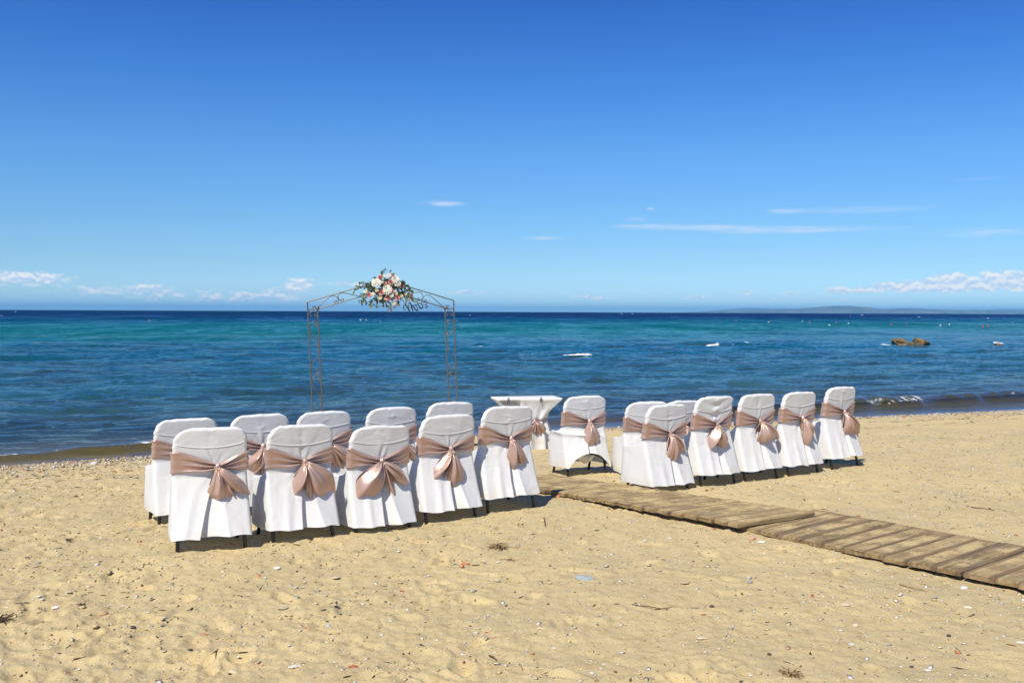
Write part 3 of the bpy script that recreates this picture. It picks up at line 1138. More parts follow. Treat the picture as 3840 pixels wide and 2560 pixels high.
def make_bow(parent, at, loops, tails, seed, tilt=0.0, scale=1.0):
    br = random.Random(seed * 13 + 1)
    scale *= br.uniform(.92, 1.12)
    sway = R(br.uniform(-13, 13))
    loops = [(th + br.uniform(-9, 9), L * br.uniform(.88, 1.14), W * br.uniform(.8, 1.3), D * br.uniform(.8, 1.3)) for (th, L, W, D) in loops]
    for i, (th, L, W, D) in enumerate(loops):
        v, f = bow_loop(th * .82, L * 1.46, W * 1.02, D * 1.3, seed * 10 + i)
        o = add_thick(mesh_obj('bow_loop', v * scale, f, M['satin'], parent), .0015)
        o.location = at
        o.rotation_euler = (tilt, sway, 0)
    for i, tl in enumerate(tails):
        th, L, W = tl[0], tl[1] * 1.32, tl[2] * 1.2
        bend = tl[3] if len(tl) > 3 else 0
        v, f = bow_tail(th, L, W, seed * 10 + 5 + i, .072 if i == 0 else .030, bend)
        o = add_thick(mesh_obj('bow_tail', v * scale, f, M['satin'], parent), .0015)
        o.location = at
        o.rotation_euler = (tilt, sway, 0)
    v, f = knot_mesh(seed)
    o = mesh_obj('knot', v * scale, f, M['satin'], parent)
    o.location = Vector(at) + Vector((0, -.018 * scale, -.002))


def make_chair(loc, rz, label, seed, loops, tails, group, ku=.02, sink=0.0, stretcher=False, lean=(0, 0), **kw):
    root = empty('covered_chair', (loc[0], loc[1], loc[2] - sink), rz)
    root.rotation_euler = (lean[0], lean[1], rz)
    tag(root, label, 'chair', group)
    cv = Cover(seed, u0=ku, **kw)
    v, f = cv.mesh()
    cover = mesh_obj('chair_cover', v, f, M['cloth'], root)
    # stitched seam across the hood
    path = []
    for t in np.linspace(-1, 1, 33):
        u = t * .233
        z = .735 - .030 * (1 - t * t) + (.012 if seed % 2 else 0)
        p = cv.point(u, z, .0005)
        if abs(t) > .94:
            p.y += .012 * (abs(t) - .94) / .06
        path.append(p)
    sv, sf = tube(path, .0035, 6)
    mesh_obj('seam', sv, sf, M['cloth'], cover)
    v, f = sash_band(cv, seed + 3, ku=ku)
    sash = mesh_obj('sash', v, f, M['satin'], root)
    kp = cv.point(ku, .585, .012)
    make_bow(sash, kp, loops, tails, seed + 20, tilt=R(9))
    dn = .16                                                    # feet reach down into loose sand
    for (a, b) in (((-.232, .012, -dn + .0), (-.205, .165, .44)), ((.232, .012, -dn), (.205, .165, .44)),
                   ((-.215, .50, -dn), (-.205, .30, .45)), ((.215, .50, -dn), (.205, .30, .45))):
        a, b = Vector(a), Vector(b)
        # keep the slope measured from the ground point
        vs, fs = tube([a, a.lerp(b, .5), b], .0135, 10)
        mesh_obj('leg', vs, fs, M['leg'], root)
    vs, fs = tube([(-.2, .165, .44), (.2, .165, .44), (.2, .40, .44), (-.2, .40, .44), (-.2, .165, .44)], .011, 6)
    mesh_obj('seat_frame', vs, fs, M['leg'], root)
    if stretcher:
        pth = [Vector((.222 * math.sin(a), .055 + .02 * math.cos(a), .125 + .128 * math.cos(a))) for a in np.linspace(-1.45, 1.45, 21)]
        vs, fs = tube(pth, .012, 8)
        mesh_obj('stretcher', vs, fs, M['leg'], root)
        # bunched inner cloth seen under the hitched hem
        TT, VV = np.meshgrid(np.linspace(0, 1, 12), np.linspace(-1, 1, 23), indexing='ij')
        zz = .33 - TT * (.175 - .10 * VV ** 2) + .012 * vnoise(VV * 4, TT * 4, 5)
        yy = .16 - .07 * np.sin(TT * 2.6) + .015 * np.sin(VV * 7 + TT * 3)
        P = np.stack([VV * .17, yy, zz], -1)
        add_thick(mesh_obj('lining', P.reshape(-1, 3), grid_faces(12, 23), M['cloth'], root), .002)
    return root


GF, GB = 'white covered chairs in the left block', 'white covered chairs in the right block'


def place(px, py, half=.235, a=ROW):
    p = gp(px, py)
    return (p.x + half * math.cos(a), p.y + half * math.sin(a), p.z)


CH = 'white covered chair, '
# front row of the left block: pixel of the left rear foot
make_chair(place(664, 2084), R(22), CH + 'nearest one, at the front left corner of the left block', 1,
           [(8, .215, .070, .07), (48, .185, .060, .06)], [(14, .27, .045), (30, .22, .04)], GF, ku=.045, sink=.022, uL=-.085, uR=.105, deep=1.1)
make_chair(place(1030, 2038), R(32), CH + 'second of the front row in the left block, full loop at right', 2,
           [(-22, .19, .045, .06), (47, .205, .085, .07)], [(3, .34, .036, 4)], GF, ku=.025, sink=.038, uL=-.035, uR=.125, deep=1.15)
make_chair(place(1343, 1999), R(33), CH + 'middle of the left front row, sunk low with longest tails', 3,
           [(-38, .23, .085, .07), (60, .20, .050, .06)], [(8, .37, .030, 10), (20, .36, .032, 6)], GF, ku=.00, sink=.082, uL=-.03, uR=.10, deep=1.5)
make_chair(place(1606, 1963), R(33), CH + 'fourth of the left front row, overlapping a chair top behind', 4,
           [(-24, .19, .055, .06), (27, .255, .070, .07)], [(2, .30, .030)], GF, ku=.015, sink=.035, uL=-.02, uR=.105, deep=1.5)
make_chair(place(1839, 1926), R(32), CH + 'right end of the left front row, beside the boardwalk', 5,
           [(-3, .215, .050, .07), (34, .205, .060, .06)], [(14, .29, .038), (4, .24, .035)], GF, ku=.02, sink=-.002, uL=-.03, uR=.08, deep=1.5)

# row behind, seawards
EB = place(579, 1974)
a0 = np.array([EB[0], EB[1]])
spots = [(.04, .035), (.645, .03), (1.21, .035), (1.85, .03), (2.45, .01)]
bl = ['left end of the left back row, behind nearest chair', 'second of the left back row, seen between two front chairs',
      'left back row, below the left arch post', 'fourth of the left back row, below the arch centre',
      'right end of the left back row, below right arch post']
bows = [([(-20, .19, .06, .06), (35, .2, .06, .06)], [(5, .3, .04)]), ([(-30, .17, .06, .06), (15, .16, .05, .06)], [(12, .27, .04), (-6, .2, .035)]),
        ([(-20, .19, .05, .06), (48, .22, .07, .07)], [(15, .3, .04)]), ([(-25, .19, .05, .06), (55, .21, .05, .06)], [(5, .28, .04)]),
        ([(-25, .18, .05, .06), (35, .19, .06, .06)], [(6, .28, .04)])]
for i, (t, sk) in enumerate(spots):
    p = a0 + U2 * t
    z = float(ground0(p[0], p[1]))
    make_chair((p[0], p[1], z), R(32), CH + bl[i], 11 + i, bows[i][0], bows[i][1], GF, ku=.02, sink=sk, uL=-.04, uR=.1, deep=1.2)

# front row of the right block
make_chair(place(2457, 1849), R(33), CH + 'next to the boardwalk at the left of the right front row', 21,
           [(7, .245, .060, .07), (66, .175, .050, .05)], [(17, .29, .040), (30, .25, .03)], GB, ku=.02, sink=.065, uL=-.01, uR=.085, deep=.9)
make_chair(place(2640, 1827), R(34), CH + 'second of the right front row, hood sagging in folds', 22,
           [(-22, .195, .065, .07), (30, .215, .060, .06)], [(12, .235, .035), (36, .23, .035)], GB, ku=.02, sink=.015, uL=-.02, uR=.08, loose=1.0, rr=.05)
make_chair(place(2806, 1805), R(33), CH + 'third of the right front row', 23,
           [(-6, .175, .065, .07), (45, .205, .055, .06)], [(13, .235, .035)], GB, ku=.02, sink=.02, uL=-.02, uR=.09)
make_chair(place(2969, 1786), R(34), CH + 'fourth of the right front row, long pointed tail', 24,
           [(9, .20, .055, .07), (48, .13, .045, .05)], [(14, .36, .045), (9, .25, .03)], GB, ku=.02, sink=.02, uL=-.01, uR=.08)
make_chair(place(3129, 1762), R(36), CH + 'furthest right, bow blown out sideways', 25,
           [(-4, .19, .060, .07), (52, .25, .055, .06)], [(20, .31, .035)], GB, ku=.03, sink=-.004, uL=-.01, uR=.08, rl=.12)
# back row of the right block
make_chair(place(2137, 1789, a=R(24)), R(23), CH + 'hem hitched up at the back showing its dark stretcher', 31,
           [(20, .20, .075, .07), (40, .17, .06, .06)], [(8, .29, .04), (34, .24, .035)], GB, ku=.04, sink=.03, lift=.155, stretcher=True, uL=-.02, uR=.06, deep=.8)
make_chair(place(2366, 1787, a=R(18)), R(17), CH + 'second of the right back row, half behind the boardwalk chair', 32,
           [(-12, .2, .06, .06), (35, .2, .05, .06)], [(8, .28, .04)], GB, ku=.02, sink=.10)
make_chair(place(2522, 1766), R(32), CH + 'third of the right back row, mostly hidden', 33,
           [(-15, .19, .06, .06), (40, .2, .06, .06)], [(6, .26, .04)], GB, ku=.02, sink=.12)


# ------------------------------------------------------------------ ceremony table
def make_table():
    c = gp(1990, 1684)
    a = R(14)
    cen = Vector((c.x, c.y, 0)) + Vector((-math.sin(a), math.cos(a), 0)) * .24
    cen.z = float(ground0(cen.x, cen.y))
    root = empty('ceremony_table', cen, a)
    tag(root, 'small table in white cloth tied at the waist, near the waterline', 'table')
    HT = .695
    hx, hy = .455, .20
    NA = 176
    # around the rim: front left to right, right side, back, left side
    per = []
    for k in np.linspace(-1, 1, 70, endpoint=False):
        per.append((hx * k, -hy))
    for k in np.linspace(-1, 1, 24, endpoint=False):
        per.append((hx, hy * k))
    for k in np.linspace(1, -1, 58, endpoint=False):
        per.append((hx * k, hy))
    for k in np.linspace(1, -1, 24, endpoint=False):
        per.append((-hx, hy * k))
    per = np.array(per)
    NA = len(per)
    ang = np.arctan2(per[:, 1] / hy, per[:, 0] / hx)
    ca, sa_ = np.cos(ang), np.sin(ang)
    front = (per[:, 1] < -hy + 1e-6)
    rows = []

    def add(x, y, z):
        rows.append(np.stack([x, y, np.broadcast_to(z, x.shape).astype(float)], 1))
    for k in (.02, .5, .97):
        add(per[:, 0] * k, per[:, 1] * k, HT)
    add(per[:, 0], per[:, 1], HT - .004)
    add(per[:, 0], per[:, 1], HT - .024)
    WZ = .385
    open_ = front * sstep(per[:, 0], -hx * .97, -hx * .84) * (1 - sstep(per[:, 0], -hx * .36, -hx * .30))
    for z in np.concatenate([np.linspace(HT - .028, HT - .06, 6), np.linspace(HT - .075, WZ, 22)]):
        k = (HT - .024 - z) / (HT - .024 - WZ)
        wx, wy = .270 * ca, .170 * sa_
        x = per[:, 0] * (1 - k) + wx * k
        y = per[:, 1] * (1 - k) + wy * k
        corner = (np.abs(per[:, 0]) / hx) ** 6
        sag = .016 * math.sin(min(k * 1.2, 1) * math.pi)
        y = y - np.sign(per[:, 1]) * sag * (1 - corner) * (~front | (per[:, 0] > -hx * .3))
        x = x * (1 - .10 * math.sin(k * math.pi) * (1 - front * .5))
        y = y + open_ * .26 * min(k * 9, 1) * (1 - k) ** .7
        pl = .012 * k
        x = x + pl * np.sin(ang * 13 + 1) * ca + .006 * k * np.sin(ang * 27)
        y = y + pl * np.sin(ang * 13 + 1) * sa_ + .008 * k * np.sin(ang * 21 + 2) * sa_
        zz = z - front * (per[:, 0] > -hx * .3) * .010 * np.sin(np.clip((per[:, 0] + hx * .3) / (hx * 1.3), 0, 1) * math.pi) * math.exp(-k * 9)
        add(x, y, zz)
    for z in np.linspace(WZ - .012, 0, 26):
        k = (WZ - z) / WZ
        rx_, ry_ = .270 + (.385 - .270) * k ** .62, .170 + (.250 - .170) * k ** .62
        rip = (.014 + .012 * k) * np.sin(ang * 12 + .8 + 1.2 * k) + .008 * np.sin(ang * 19 + 2 * k) + .012 * k * vnoise(ang * 4, ang * 0 + k * 2, 9)
        add((rx_ + rip) * ca, (ry_ + rip) * sa_, z + (.008 * np.sin(ang * 9) if z < .05 else 0) - .004)
    P = np.array(rows)
    f = [tuple(q)[::-1] for q in grid_faces(len(rows), NA, True)]
    f.append(tuple(range(NA)))
    f = [tuple(q)[::-1] for q in f]
    mesh_obj('tablecloth', P.reshape(-1, 3), f, M['cloth'], root)
    # sash
    rows = []
    for v in np.linspace(0, 1, 7):
        rr = .016 + .006 * np.sin(ang * 13 + 1) + .004 * np.sin(v * 9)
        rows.append(np.stack([(.270 + rr) * ca, (.170 + rr) * sa_, .366 + .036 * v + .008 * ca], 1))
    sash = mesh_obj('sash', np.array(rows).reshape(-1, 3), grid_faces(7, NA, True), M['satin'], root)
    make_bow(sash, Vector((.065, -.182, .385)), [(-55, .08, .035, .04), (58, .13, .045, .05), (35, .11, .04, .04)], [(-20, .13, .03), (18, .13, .03), (45, .13, .03)], 77)
    for (x, y, rz) in ((-.305, -hy - .004, 0), (.15, -hy - .004, 0)):
        clip = [tube([(-.004, 0, .028), (-.004, -.004, -.005), (-.012, -.010, -.05)], .004, 6), tube([(.010, 0, .028), (.010, -.004, -.005), (.016, -.010, -.05)], .004, 6),
                tube([(-.02, -.002, .0), (.024, -.002, .0)], .005, 6), tube([(-.004, 0, .028), (.01, .012, .030), (.010, .03, .027)], .004, 6)]
        o = mesh_obj('clip', *join(clip), M['clip'], root)
        o.location = (x, y, HT - .018)
        o.rotation_euler = (0, 0, R(rz))
    # the pedestal and the board inside
    vs, fs = tube([(0, 0, 0), (0, 0, HT - .03)], .03, 12)
    mesh_obj('pedestal', vs, fs, M['leg'], root)


make_table()

# ------------------------------------------------------------------ wrought iron arch
AP0, AP1 = Vector((-2.42, 12.45, 0)), Vector((-.70, 12.95, 0))
AD = (AP1 - AP0).normalized()
AN = Vector((AD.y, -AD.x, 0))                     # towards the viewer


def onarch(px, py, out=0.0):
    """photo pixel -> point in the upright plane of the arch (shifted towards the viewer by out)"""
    v = px_dir(px, py)
    k = (AP0 + AN * out - Vector((0, 0, HC))).dot(AN) / v.dot(AN)
    return Vector((0, 0, HC)) + v * k


def c5(x, y, out=0.0):
    return onarch(1100 + x / 2.703, 980 + y / 2.703, out)


def c6(x, y, out=0.0):
    return onarch(1300 + x / 6.5333, 1000 + y / 6.5333, out)


def spiral(cx, cy, r0, a0, turns, n=22, shrink=.15):
    return [(cx + r0 * (1 - (1 - shrink) * i / n) * math.cos(a0 + turns * 2 * math.pi * i / n),
             cy + r0 * (1 - (1 - shrink) * i / n) * math.sin(a0 + turns * 2 * math.pi * i / n)) for i in range(n + 1)]


def smooth_poly(pts, sub=6):
    out = []
    n = len(pts)
    for i in range(n - 1):
        p0, p1, p2, p3 = pts[max(i - 1, 0)], pts[i], pts[i + 1], pts[min(i + 2, n - 1)]
        for k in range(sub):
            t = k / sub
            out.append(tuple(.5 * (2 * p1[j] + (p2[j] - p0[j]) * t + (2 * p0[j] - 5 * p1[j] + 4 * p2[j] - p3[j]) * t * t + (3 * p1[j] - p0[j] - 3 * p2[j] + p3[j]) * t ** 3) for j in range(2)))
    out.append(pts[-1])
    return out


def make_arch():
    base = (AP0 + AP1) / 2
    base.z = float(ground0(base.x, base.y))
    root = empty('wedding_arch', base)
    tag(root, 'slender grey wrought iron wedding arch with scrollwork standing before the sea', 'arch')

    def bar(name, a, b, rad=.0075, ground=False):
        p, q = c5(*a), c5(*b)
        if ground:
            d = (q - p)
            k = (float(ground0(q.x, q.y)) - .08 - p.z) / d.z
            q = p + d * k
        vs, fs = tube([p - base, q - base], rad, 6)
        return mesh_obj(name, vs, fs, M['iron'], root, smooth=False)
    bar('post', (143, 414), (195, 1510), .0092, True)
    bar('post', (246, 480), (295, 1510), .0092, True)
    bar('post', (1625, 397), (1660, 1415), .0092, True)
    bar('post', (1536, 478), (1578, 1415), .0092, True)
    bar('rafter', (140, 413), (930, 184))
    bar('rafter', (1628, 397), (922, 184))
    bar('rafter', (246, 484), (930, 285))
    bar('rafter', (1540, 472), (922, 283))
    bar('crossbar', (150, 489), (262, 485), .008)
    bar('crossbar', (1525, 482), (1622, 480), .008)
    for (x, y) in ((245, 475), (1543, 470)):
        v, f = knot_mesh(0, .024, .024, .024)
        vv = []
        for p in v:
            vv.append(p)
        bm = bmesh.new()
        bmesh.ops.create_uvsphere(bm, u_segments=14, v_segments=9, radius=.024)
        me = bpy.data.meshes.new('ball')
        bm.to_mesh(me)
        bm.free()
        me.materials.append(M['iron'])
        me.polygons.foreach_set('use_smooth', np.ones(len(me.polygons), bool))
        o = link(bpy.data.objects.new('ball', me), root)
        o.location = c5(x, y, .012) - base

    def scroll(pts):
        vs, fs = tube([c5(x, y) - base for (x, y) in pts], .0048, 5)
        mesh_obj('scroll', vs, fs, M['iron'], root)

    def unit_down(lx, rx, y0, y1, mirror):
        """S scroll: curl and arch at the top, straight diagonal, curl at the foot"""
        w = rx - lx

        def X(u):
            return rx - u * w if mirror else lx + u * w
        h = y1 - y0
        sp = spiral(.70, .155, .20, R(20), -1.35)
        top = [(X(u), y0 + (v * w * .01) * 0 + (v) * w) for (u, v) in []]
        pts = []
        for i in range(20, -1, -1):                       # curl
            a = R(-20) + i / 20 * R(430)
            r_ = .23 * (1 - .8 * i / 20)
            pts.append((X(.72 + r_ * math.cos(a)), y0 + w * (.40 + r_ * math.sin(a) * .9)))
        pts += [(X(.88), y0 + w * .14), (X(.66), y0 + w * .01), (X(.40), y0 + w * .03), (X(.14), y0 + w * .25), (X(.02), y0 + w * .55)]
        pts += [(X(.20), y0 + h * .45), (X(.92), y1 - w * .45), (X(1.0), y1 - w * .2)]
        for i in range(0, 21):
            a = R(-10) + i / 20 * R(400)
            r_ = .17 * (1 - .8 * i / 20)
            pts.append((X(.82 + r_ * math.cos(a)), y1 - w * (.14 - r_ * math.sin(a))))
        scroll(pts)

    def lx(y):
        return 151 + (y - 500) * .0436, 248 + (y - 500) * .0466

    def rx(y):
        return 1537 + (y - 500) * .0445, 1624 + (y - 500) * .0365

    def flip(lo, hi, y0, y1, mirror):
        """the same scroll upside down"""
        l, r_ = lo, hi
        w = r_ - l
        h = y1 - y0
        pts = []

        def X(u):
            return r_ - u * w if mirror else l + u * w
        for i in range(20, -1, -1):
            a = R(10) - i / 20 * R(400)
            q = .17 * (1 - .8 * i / 20)
            pts.append((X(.82 + q * math.cos(a)), y0 + w * (.14 + q * math.sin(a))))
        pts += [(X(1.0), y0 + w * .25), (X(.92), y0 + w * .45), (X(.20), y1 - h * .45), (X(.02), y1 - w * .55), (X(.14), y1 - w * .25), (X(.40), y1 - w * .03),
                (X(.66), y1 - w * .01), (X(.88), y1 - w * .14)]
        for i in range(0, 21):
            a = R(20) - i / 20 * R(430)
            q = .23 * (1 - .8 * i / 20)
            pts.append((X(.72 + q * math.cos(a)), y1 - w * (.40 - q * math.sin(a) * .9)))
        scroll(pts)
    for side, mir in ((lx, False), (rx, True)):
        o = -12 if mir else 0
        for (y0, y1, fl) in ((603, 862, 0), (895, 1150, 1), (1152, 1412, 0), (1445, 1700, 1), (1703, 1960, 0)):
            a_, b_ = side((y0 + y1) / 2 + o)
            if mir:
                y0, y1 = y0 - 13 - (y0 - 603) * .04, y1 - 13 - (y1 - 603) * .04 - 20
            (flip if fl else unit_down)(a_, b_, y0, y1, mir)
        # C scroll under the shoulder
        a_, b_ = side(530)
        w = b_ - a_
        y = 505 + (-5 if mir else 0)
        pts = []
        for i in range(14, -1, -1):
            t = R(200) + i / 14 * R(-330)
            q = .2 * (1 - .75 * i / 14)
            pts.append((a_ + w * (.26 + q * math.cos(t)), y + w * (.40 + q * math.sin(t))))
        pts += smooth_poly([(a_ + w * .07, y + w * .3), (a_ + w * .25, y + w * .08), (a_ + w * .5, y), (a_ + w * .75, y + w * .08), (a_ + w * .93, y + w * .3)], 4)
        for i in range(0, 15):
            t = R(-20) + i / 14 * R(330)
            q = .2 * (1 - .75 * i / 14)
            pts.append((a_ + w * (.74 + q * math.cos(t)), y + w * (.40 + q * math.sin(t))))
        scroll(pts)
    # rafter scrolls
    for mir in (False, True):
        def T(p):
            x, y = p
            if mir:
                x = 1768 - x
                y = y - 8 + (x - 1240) * .01
            return (x, y)
        s1 = spiral(207, 463, 17, R(-40), -1.1)[::-1] + [(225, 478), (262, 455)] + smooth_poly([(262, 455), (320, 402), (378, 357), (415, 348), (448, 368), (456, 400)], 5) + spiral(432, 405, 22, R(10), 1.15)
        s2 = spiral(497, 388, 22, R(190), -1.15)[::-1] + smooth_poly([(472, 395), (455, 372), (460, 340), (490, 319), (520, 320), (600, 338), (665, 352)], 5) + spiral(685, 334, 18, R(120), -1.1)
        scroll([T(p) for p in s1])
        scroll([T(p) for p in s2])


make_arch()


# ------------------------------------------------------------------ flowers on the arch
M['rose_in'] = mat_simple('rose_petal_pink', (.74, .20, .20), .55, 0, .3, .2, 60)
M['rose_out'] = mat_simple('rose_petal_pale_pink', (.85, .52, .46), .55, 0, .3, .12, 60)
M['mum'] = mat_simple('chrysanthemum_petal_white', (.80, .78, .66), .6, 0, .3, .06, 60)
M['cream'] = mat_simple('cream_petal', (.80, .74, .50), .6, 0, .3, .1, 60)
M['fleaf'] = mat_leaf('garland_leaves', (.06, .10, .035), (.28, .32, .18))
M['stem'] = mat_simple('green_stem', (.06, .09, .03), .6)


def orient(o, d, rnd=0.0):
    o.rotation_euler = (Vector(d).to_track_quat('Z', 'Y') @ Euler((0, 0, rnd)).to_quaternion()).to_euler()


def petal_cup(layers, seed):
    """overlapping cupped petals: layers = (count, inner r, outer r, base z, tip z, width)"""
    r = np.random.RandomState(seed)
    V, Fc = [], []
    for li, (n, r0, r1, z0, z1, wd) in enumerate(layers):
        for k in range(n):
            a = 2 * math.pi * (k + .5 * (li % 2)) / n + r.uniform(-.15, .15)
            o = len(V)
            for i, t in enumerate((0, .35, .7, 1.0)):
                rad = r0 + (r1 - r0) * t ** 1.3
                z = z0 + (z1 - z0) * t ** .75
                w = wd * (.5 + .9 * math.sin(min(t * 1.15 + .15, 1) * math.pi * .75))
                for s_ in (-1, -.4, .4, 1):
                    rr = rad * (1 + .10 * abs(s_) * (1 - t)) - .10 * rad * s_ * s_
                    aa = a + s_ * w
                    V.append((rr * math.cos(aa), rr * math.sin(aa), z - .06 * abs(z1 - z0) * s_ * s_ * t + r.uniform(-.02, .02) * r1))
            for i in range(3):
                for j in range(3):
                    q = o + i * 4 + j
                    Fc.append((q, q + 1, q + 5, q + 4))
    return V, Fc


def make_flowers():
    cen = c6(1000, 600)
    root = empty('flower_arrangement', cen)
    tag(root, 'bouquet of pink roses, white chrysanthemums and greenery fixed to the top of the arch', 'flowers')
    S = (c6(1100, 600) - c6(1000, 600)).length / 100.0       # metres per pixel of the enlarged view
    fr = random.Random(3)

    def face(x, y, out):
        p = c6(x, y, out) - cen
        d = AN * 1.0 + AD * ((x - 1000) / 700) * .8 + Vector((0, 0, (600 - y) / 500 * .7 + .25))
        return p, d.normalized()

    def flower(name, x, y, r, kind, out):
        p, d = face(x, y, out)
        rad = r * S * 1.25
        if kind == 'rose':
            outer = [(6, .30, 1.05, -.35, .18, .42), (6, .25, .85, -.30, .42, .40)]
            inner = [(5, .20, .55, -.2, .55, .45), (4, .10, .34, -.1, .58, .55), (3, .03, .16, 0, .6, .8)]
            v, f = petal_cup(outer, fr.randrange(999))
            o = mesh_obj(name, np.array(v) * rad, f, M['rose_out'], root)
            v, f = petal_cup(inner, fr.randrange(999))
            c = mesh_obj('inner_petals', np.array(v) * rad, f, M['rose_in'], o)
        elif kind == 'mum':
            lay = [(21, .15, 1.05, -.25, -.08, .085), (19, .15, 1.02, -.15, .10, .085), (15, .12, .95, -.1, .22, .10), (13, .1, .78, 0, .38, .11), (10, .08, .55, .1, .5, .13), (7, .03, .3, .2, .55, .2)]
            v, f = petal_cup(lay, fr.randrange(999))
            o = mesh_obj(name, np.array(v) * rad, f, M['mum'], root)
        else:
            lay = [(5, .15, .95, -.3, .3, .5), (5, .1, .65, -.2, .5, .5), (3, .05, .3, 0, .55, .7)]
            v, f = petal_cup(lay, fr.randrange(999))
            o = mesh_obj(name, np.array(v) * rad, f, M[kind], root)
        o.location = p
        orient(o, d + Vector((fr.uniform(-.2, .2), 0, fr.uniform(-.2, .2))), fr.uniform(0, 6))
        return o
    for (x, y, r) in ((820, 262, 58), (1145, 245, 48), (1080, 380, 62), (930, 412, 44), (1272, 462, 45), (1360, 465, 56), (850, 630, 62), (1120, 610, 44),
                      (555, 690, 52), (1005, 760, 68), (1230, 765, 60), (1590, 705, 42)):
        flower('rose', x, y, r, 'rose', .10 - abs(x - 1000) * 5e-5 + fr.uniform(-.01, .02))
    for (x, y, r) in ((730, 395, 100), (1195, 318, 88), (1238, 405, 78), (990, 560, 104)):
        flower('chrysanthemum', x, y, r, 'mum', .105)
    for (x, y, r, k) in ((1040, 215, 50, 'mum'), (910, 235, 42, 'mum'), (645, 670, 40, 'mum'), (825, 755, 46, 'cream'), (1100, 710, 46, 'mum'), (1520, 810, 46, 'mum'),
                         (1330, 715, 42, 'cream'), (1150, 890, 48, 'mum'), (1240, 945, 34, 'cream'), (1440, 670, 36, 'cream'), (470, 610, 40, 'cream'), (740, 575, 44, 'cream'),
                         (1095, 455, 40, 'cream'), (862, 385, 34, 'cream'), (1040, 700, 42, 'cream'), (1215, 655, 36, 'cream')):
        flower('lisianthus', x, y, r, k, .10 + fr.uniform(-.01, .015))
    # sprays: a stem with oval leaves, each spray its own part
    def leaf(V, Fc, p, d, ln, wd):
        d = d.normalized()
        side = d.cross(Vector((fr.uniform(-1, 1), fr.uniform(-1, 1), fr.uniform(-1, 1)))).normalized()
        up = d.cross(side) * ln * .12
        o = len(V)
        V += [p, p + d * ln * .3 + side * wd * .85 + up, p + d * ln * .7 + side * wd * .8 + up, p + d * ln, p + d * ln * .7 - side * wd * .8 + up, p + d * ln * .3 - side * wd * .85 + up, p + d * ln * .5]
        Fc += [(o, o + 1, o + 6), (o + 1, o + 2, o + 6), (o + 2, o + 3, o + 6), (o + 3, o + 4, o + 6), (o + 4, o + 5, o + 6), (o + 5, o, o + 6)]

    def spray(pts, n, ln, narrow=False, outs=(.06, .06), spread=1.0):
        path = smooth_poly(pts, 5)
        m = len(path)
        P = [c6(x, y, outs[0] + (outs[1] - outs[0]) * i / max(m - 1, 1)) - cen for i, (x, y) in enumerate(path)]
        sv, sf = tube(P, .0016, 4)
        V, Fc = list(sv), list(sf)
        for k in range(n):
            t = (k + fr.random()) / n
            i = min(int(t * (m - 1)), m - 2)
            p = P[i].lerp(P[i + 1], t * (m - 1) - i)
            tg = (P[i + 1] - P[i]).normalized()
            rv = Vector((fr.uniform(-1, 1), fr.uniform(-1, .4), fr.uniform(-1, 1))).normalized()
            d = tg * (.9 if narrow else .5) + rv * spread * (.6 if narrow else 1.0)
            l_ = ln * S * fr.uniform(.7, 1.25)
            leaf(V, Fc, p, d, l_, l_ * (.11 if narrow else .40))
        o = mesh_obj('leaf_spray', V, Fc, M['fleaf'], root, smooth=False)
        return o
    E = 60
    spray([(700, 420), (560, 415), (430, 405), (300, 420)], 26, E)
    spray([(640, 480), (480, 480), (330, 500), (230, 480)], 22, E)
    spray([(560, 520), (340, 520), (210, 560), (185, 650)], 20, E * .8)
    spray([(700, 560), (560, 600), (440, 650), (410, 760)], 34, E)
    spray([(700, 620), (540, 700), (430, 780), (400, 870)], 32, E)
    spray([(800, 700), (660, 790), (600, 880), (570, 985)], 30, E)
    spray([(820, 720), (740, 800), (760, 880), (740, 950)], 30, E)
    spray([(900, 780), (850, 840), (890, 920), (910, 990)], 26, E * .8)
    spray([(960, 800), (950, 880), (990, 940), (1000, 970)], 22, E * .8)
    spray([(1230, 820), (1270, 870), (1260, 930)], 20, E)
    spray([(1260, 760), (1370, 830), (1440, 920), (1520, 1000)], 24, E * 1.1, True)
    spray([(1340, 700), (1420, 760), (1460, 840)], 20, E * 1.1, True)
    spray([(1400, 700), (1540, 760), (1660, 830), (1760, 900)], 30, E)
    spray([(1350, 600), (1450, 560), (1540, 560), (1585, 590)], 34, E * 1.2)
    spray([(1330, 520), (1420, 460), (1490, 470)], 30, E * 1.2)
    spray([(1250, 420), (1330, 390), (1400, 380)], 24, E * 1.1)
    spray([(1300, 620), (1380, 640), (1500, 650), (1570, 740)], 34, E)
    spray([(1080, 300), (1110, 220), (1140, 175)], 18, E)
    spray([(1020, 260), (1050, 180), (1065, 120)], 13, E * .8)
    spray([(930, 300), (905, 210), (850, 150)], 13, E * .8)
    spray([(800, 380), (740, 300), (725, 290)], 16, E)
    for k in range(104):                                       # the dense middle
        x, y = fr.gauss(960, 210), fr.gauss(570, 140)
        if abs(x - 1000) > 520 - abs(y - 600) * .5:
            continue
        a = fr.uniform(0, 6.28)
        o1 = fr.uniform(.0, .075)
        spray([(x, y), (x + 60 * math.cos(a), y + 50 * math.sin(a)), (x + 130 * math.cos(a), y + 110 * math.sin(a))], 14, E * fr.uniform(.9, 1.3), fr.random() < .35, (o1, o1 + .03))


make_flowers()

# ------------------------------------------------------------------ lettering that hangs under the flowers
def mat_letters(name, c):
    m, t, out = new_mat(name)
    tc = t.n('ShaderNodeTexCoord').outputs['Object']
    n = t.noise(tc, 9.0, 3, .5)
    col = t.mix(n, tuple(x * .6 for x in c), tuple(x * 1.3 for x in c))
    finish(t, out, principled(t, color=col, rough=.25, metal=.25, spec=.5))
    return m


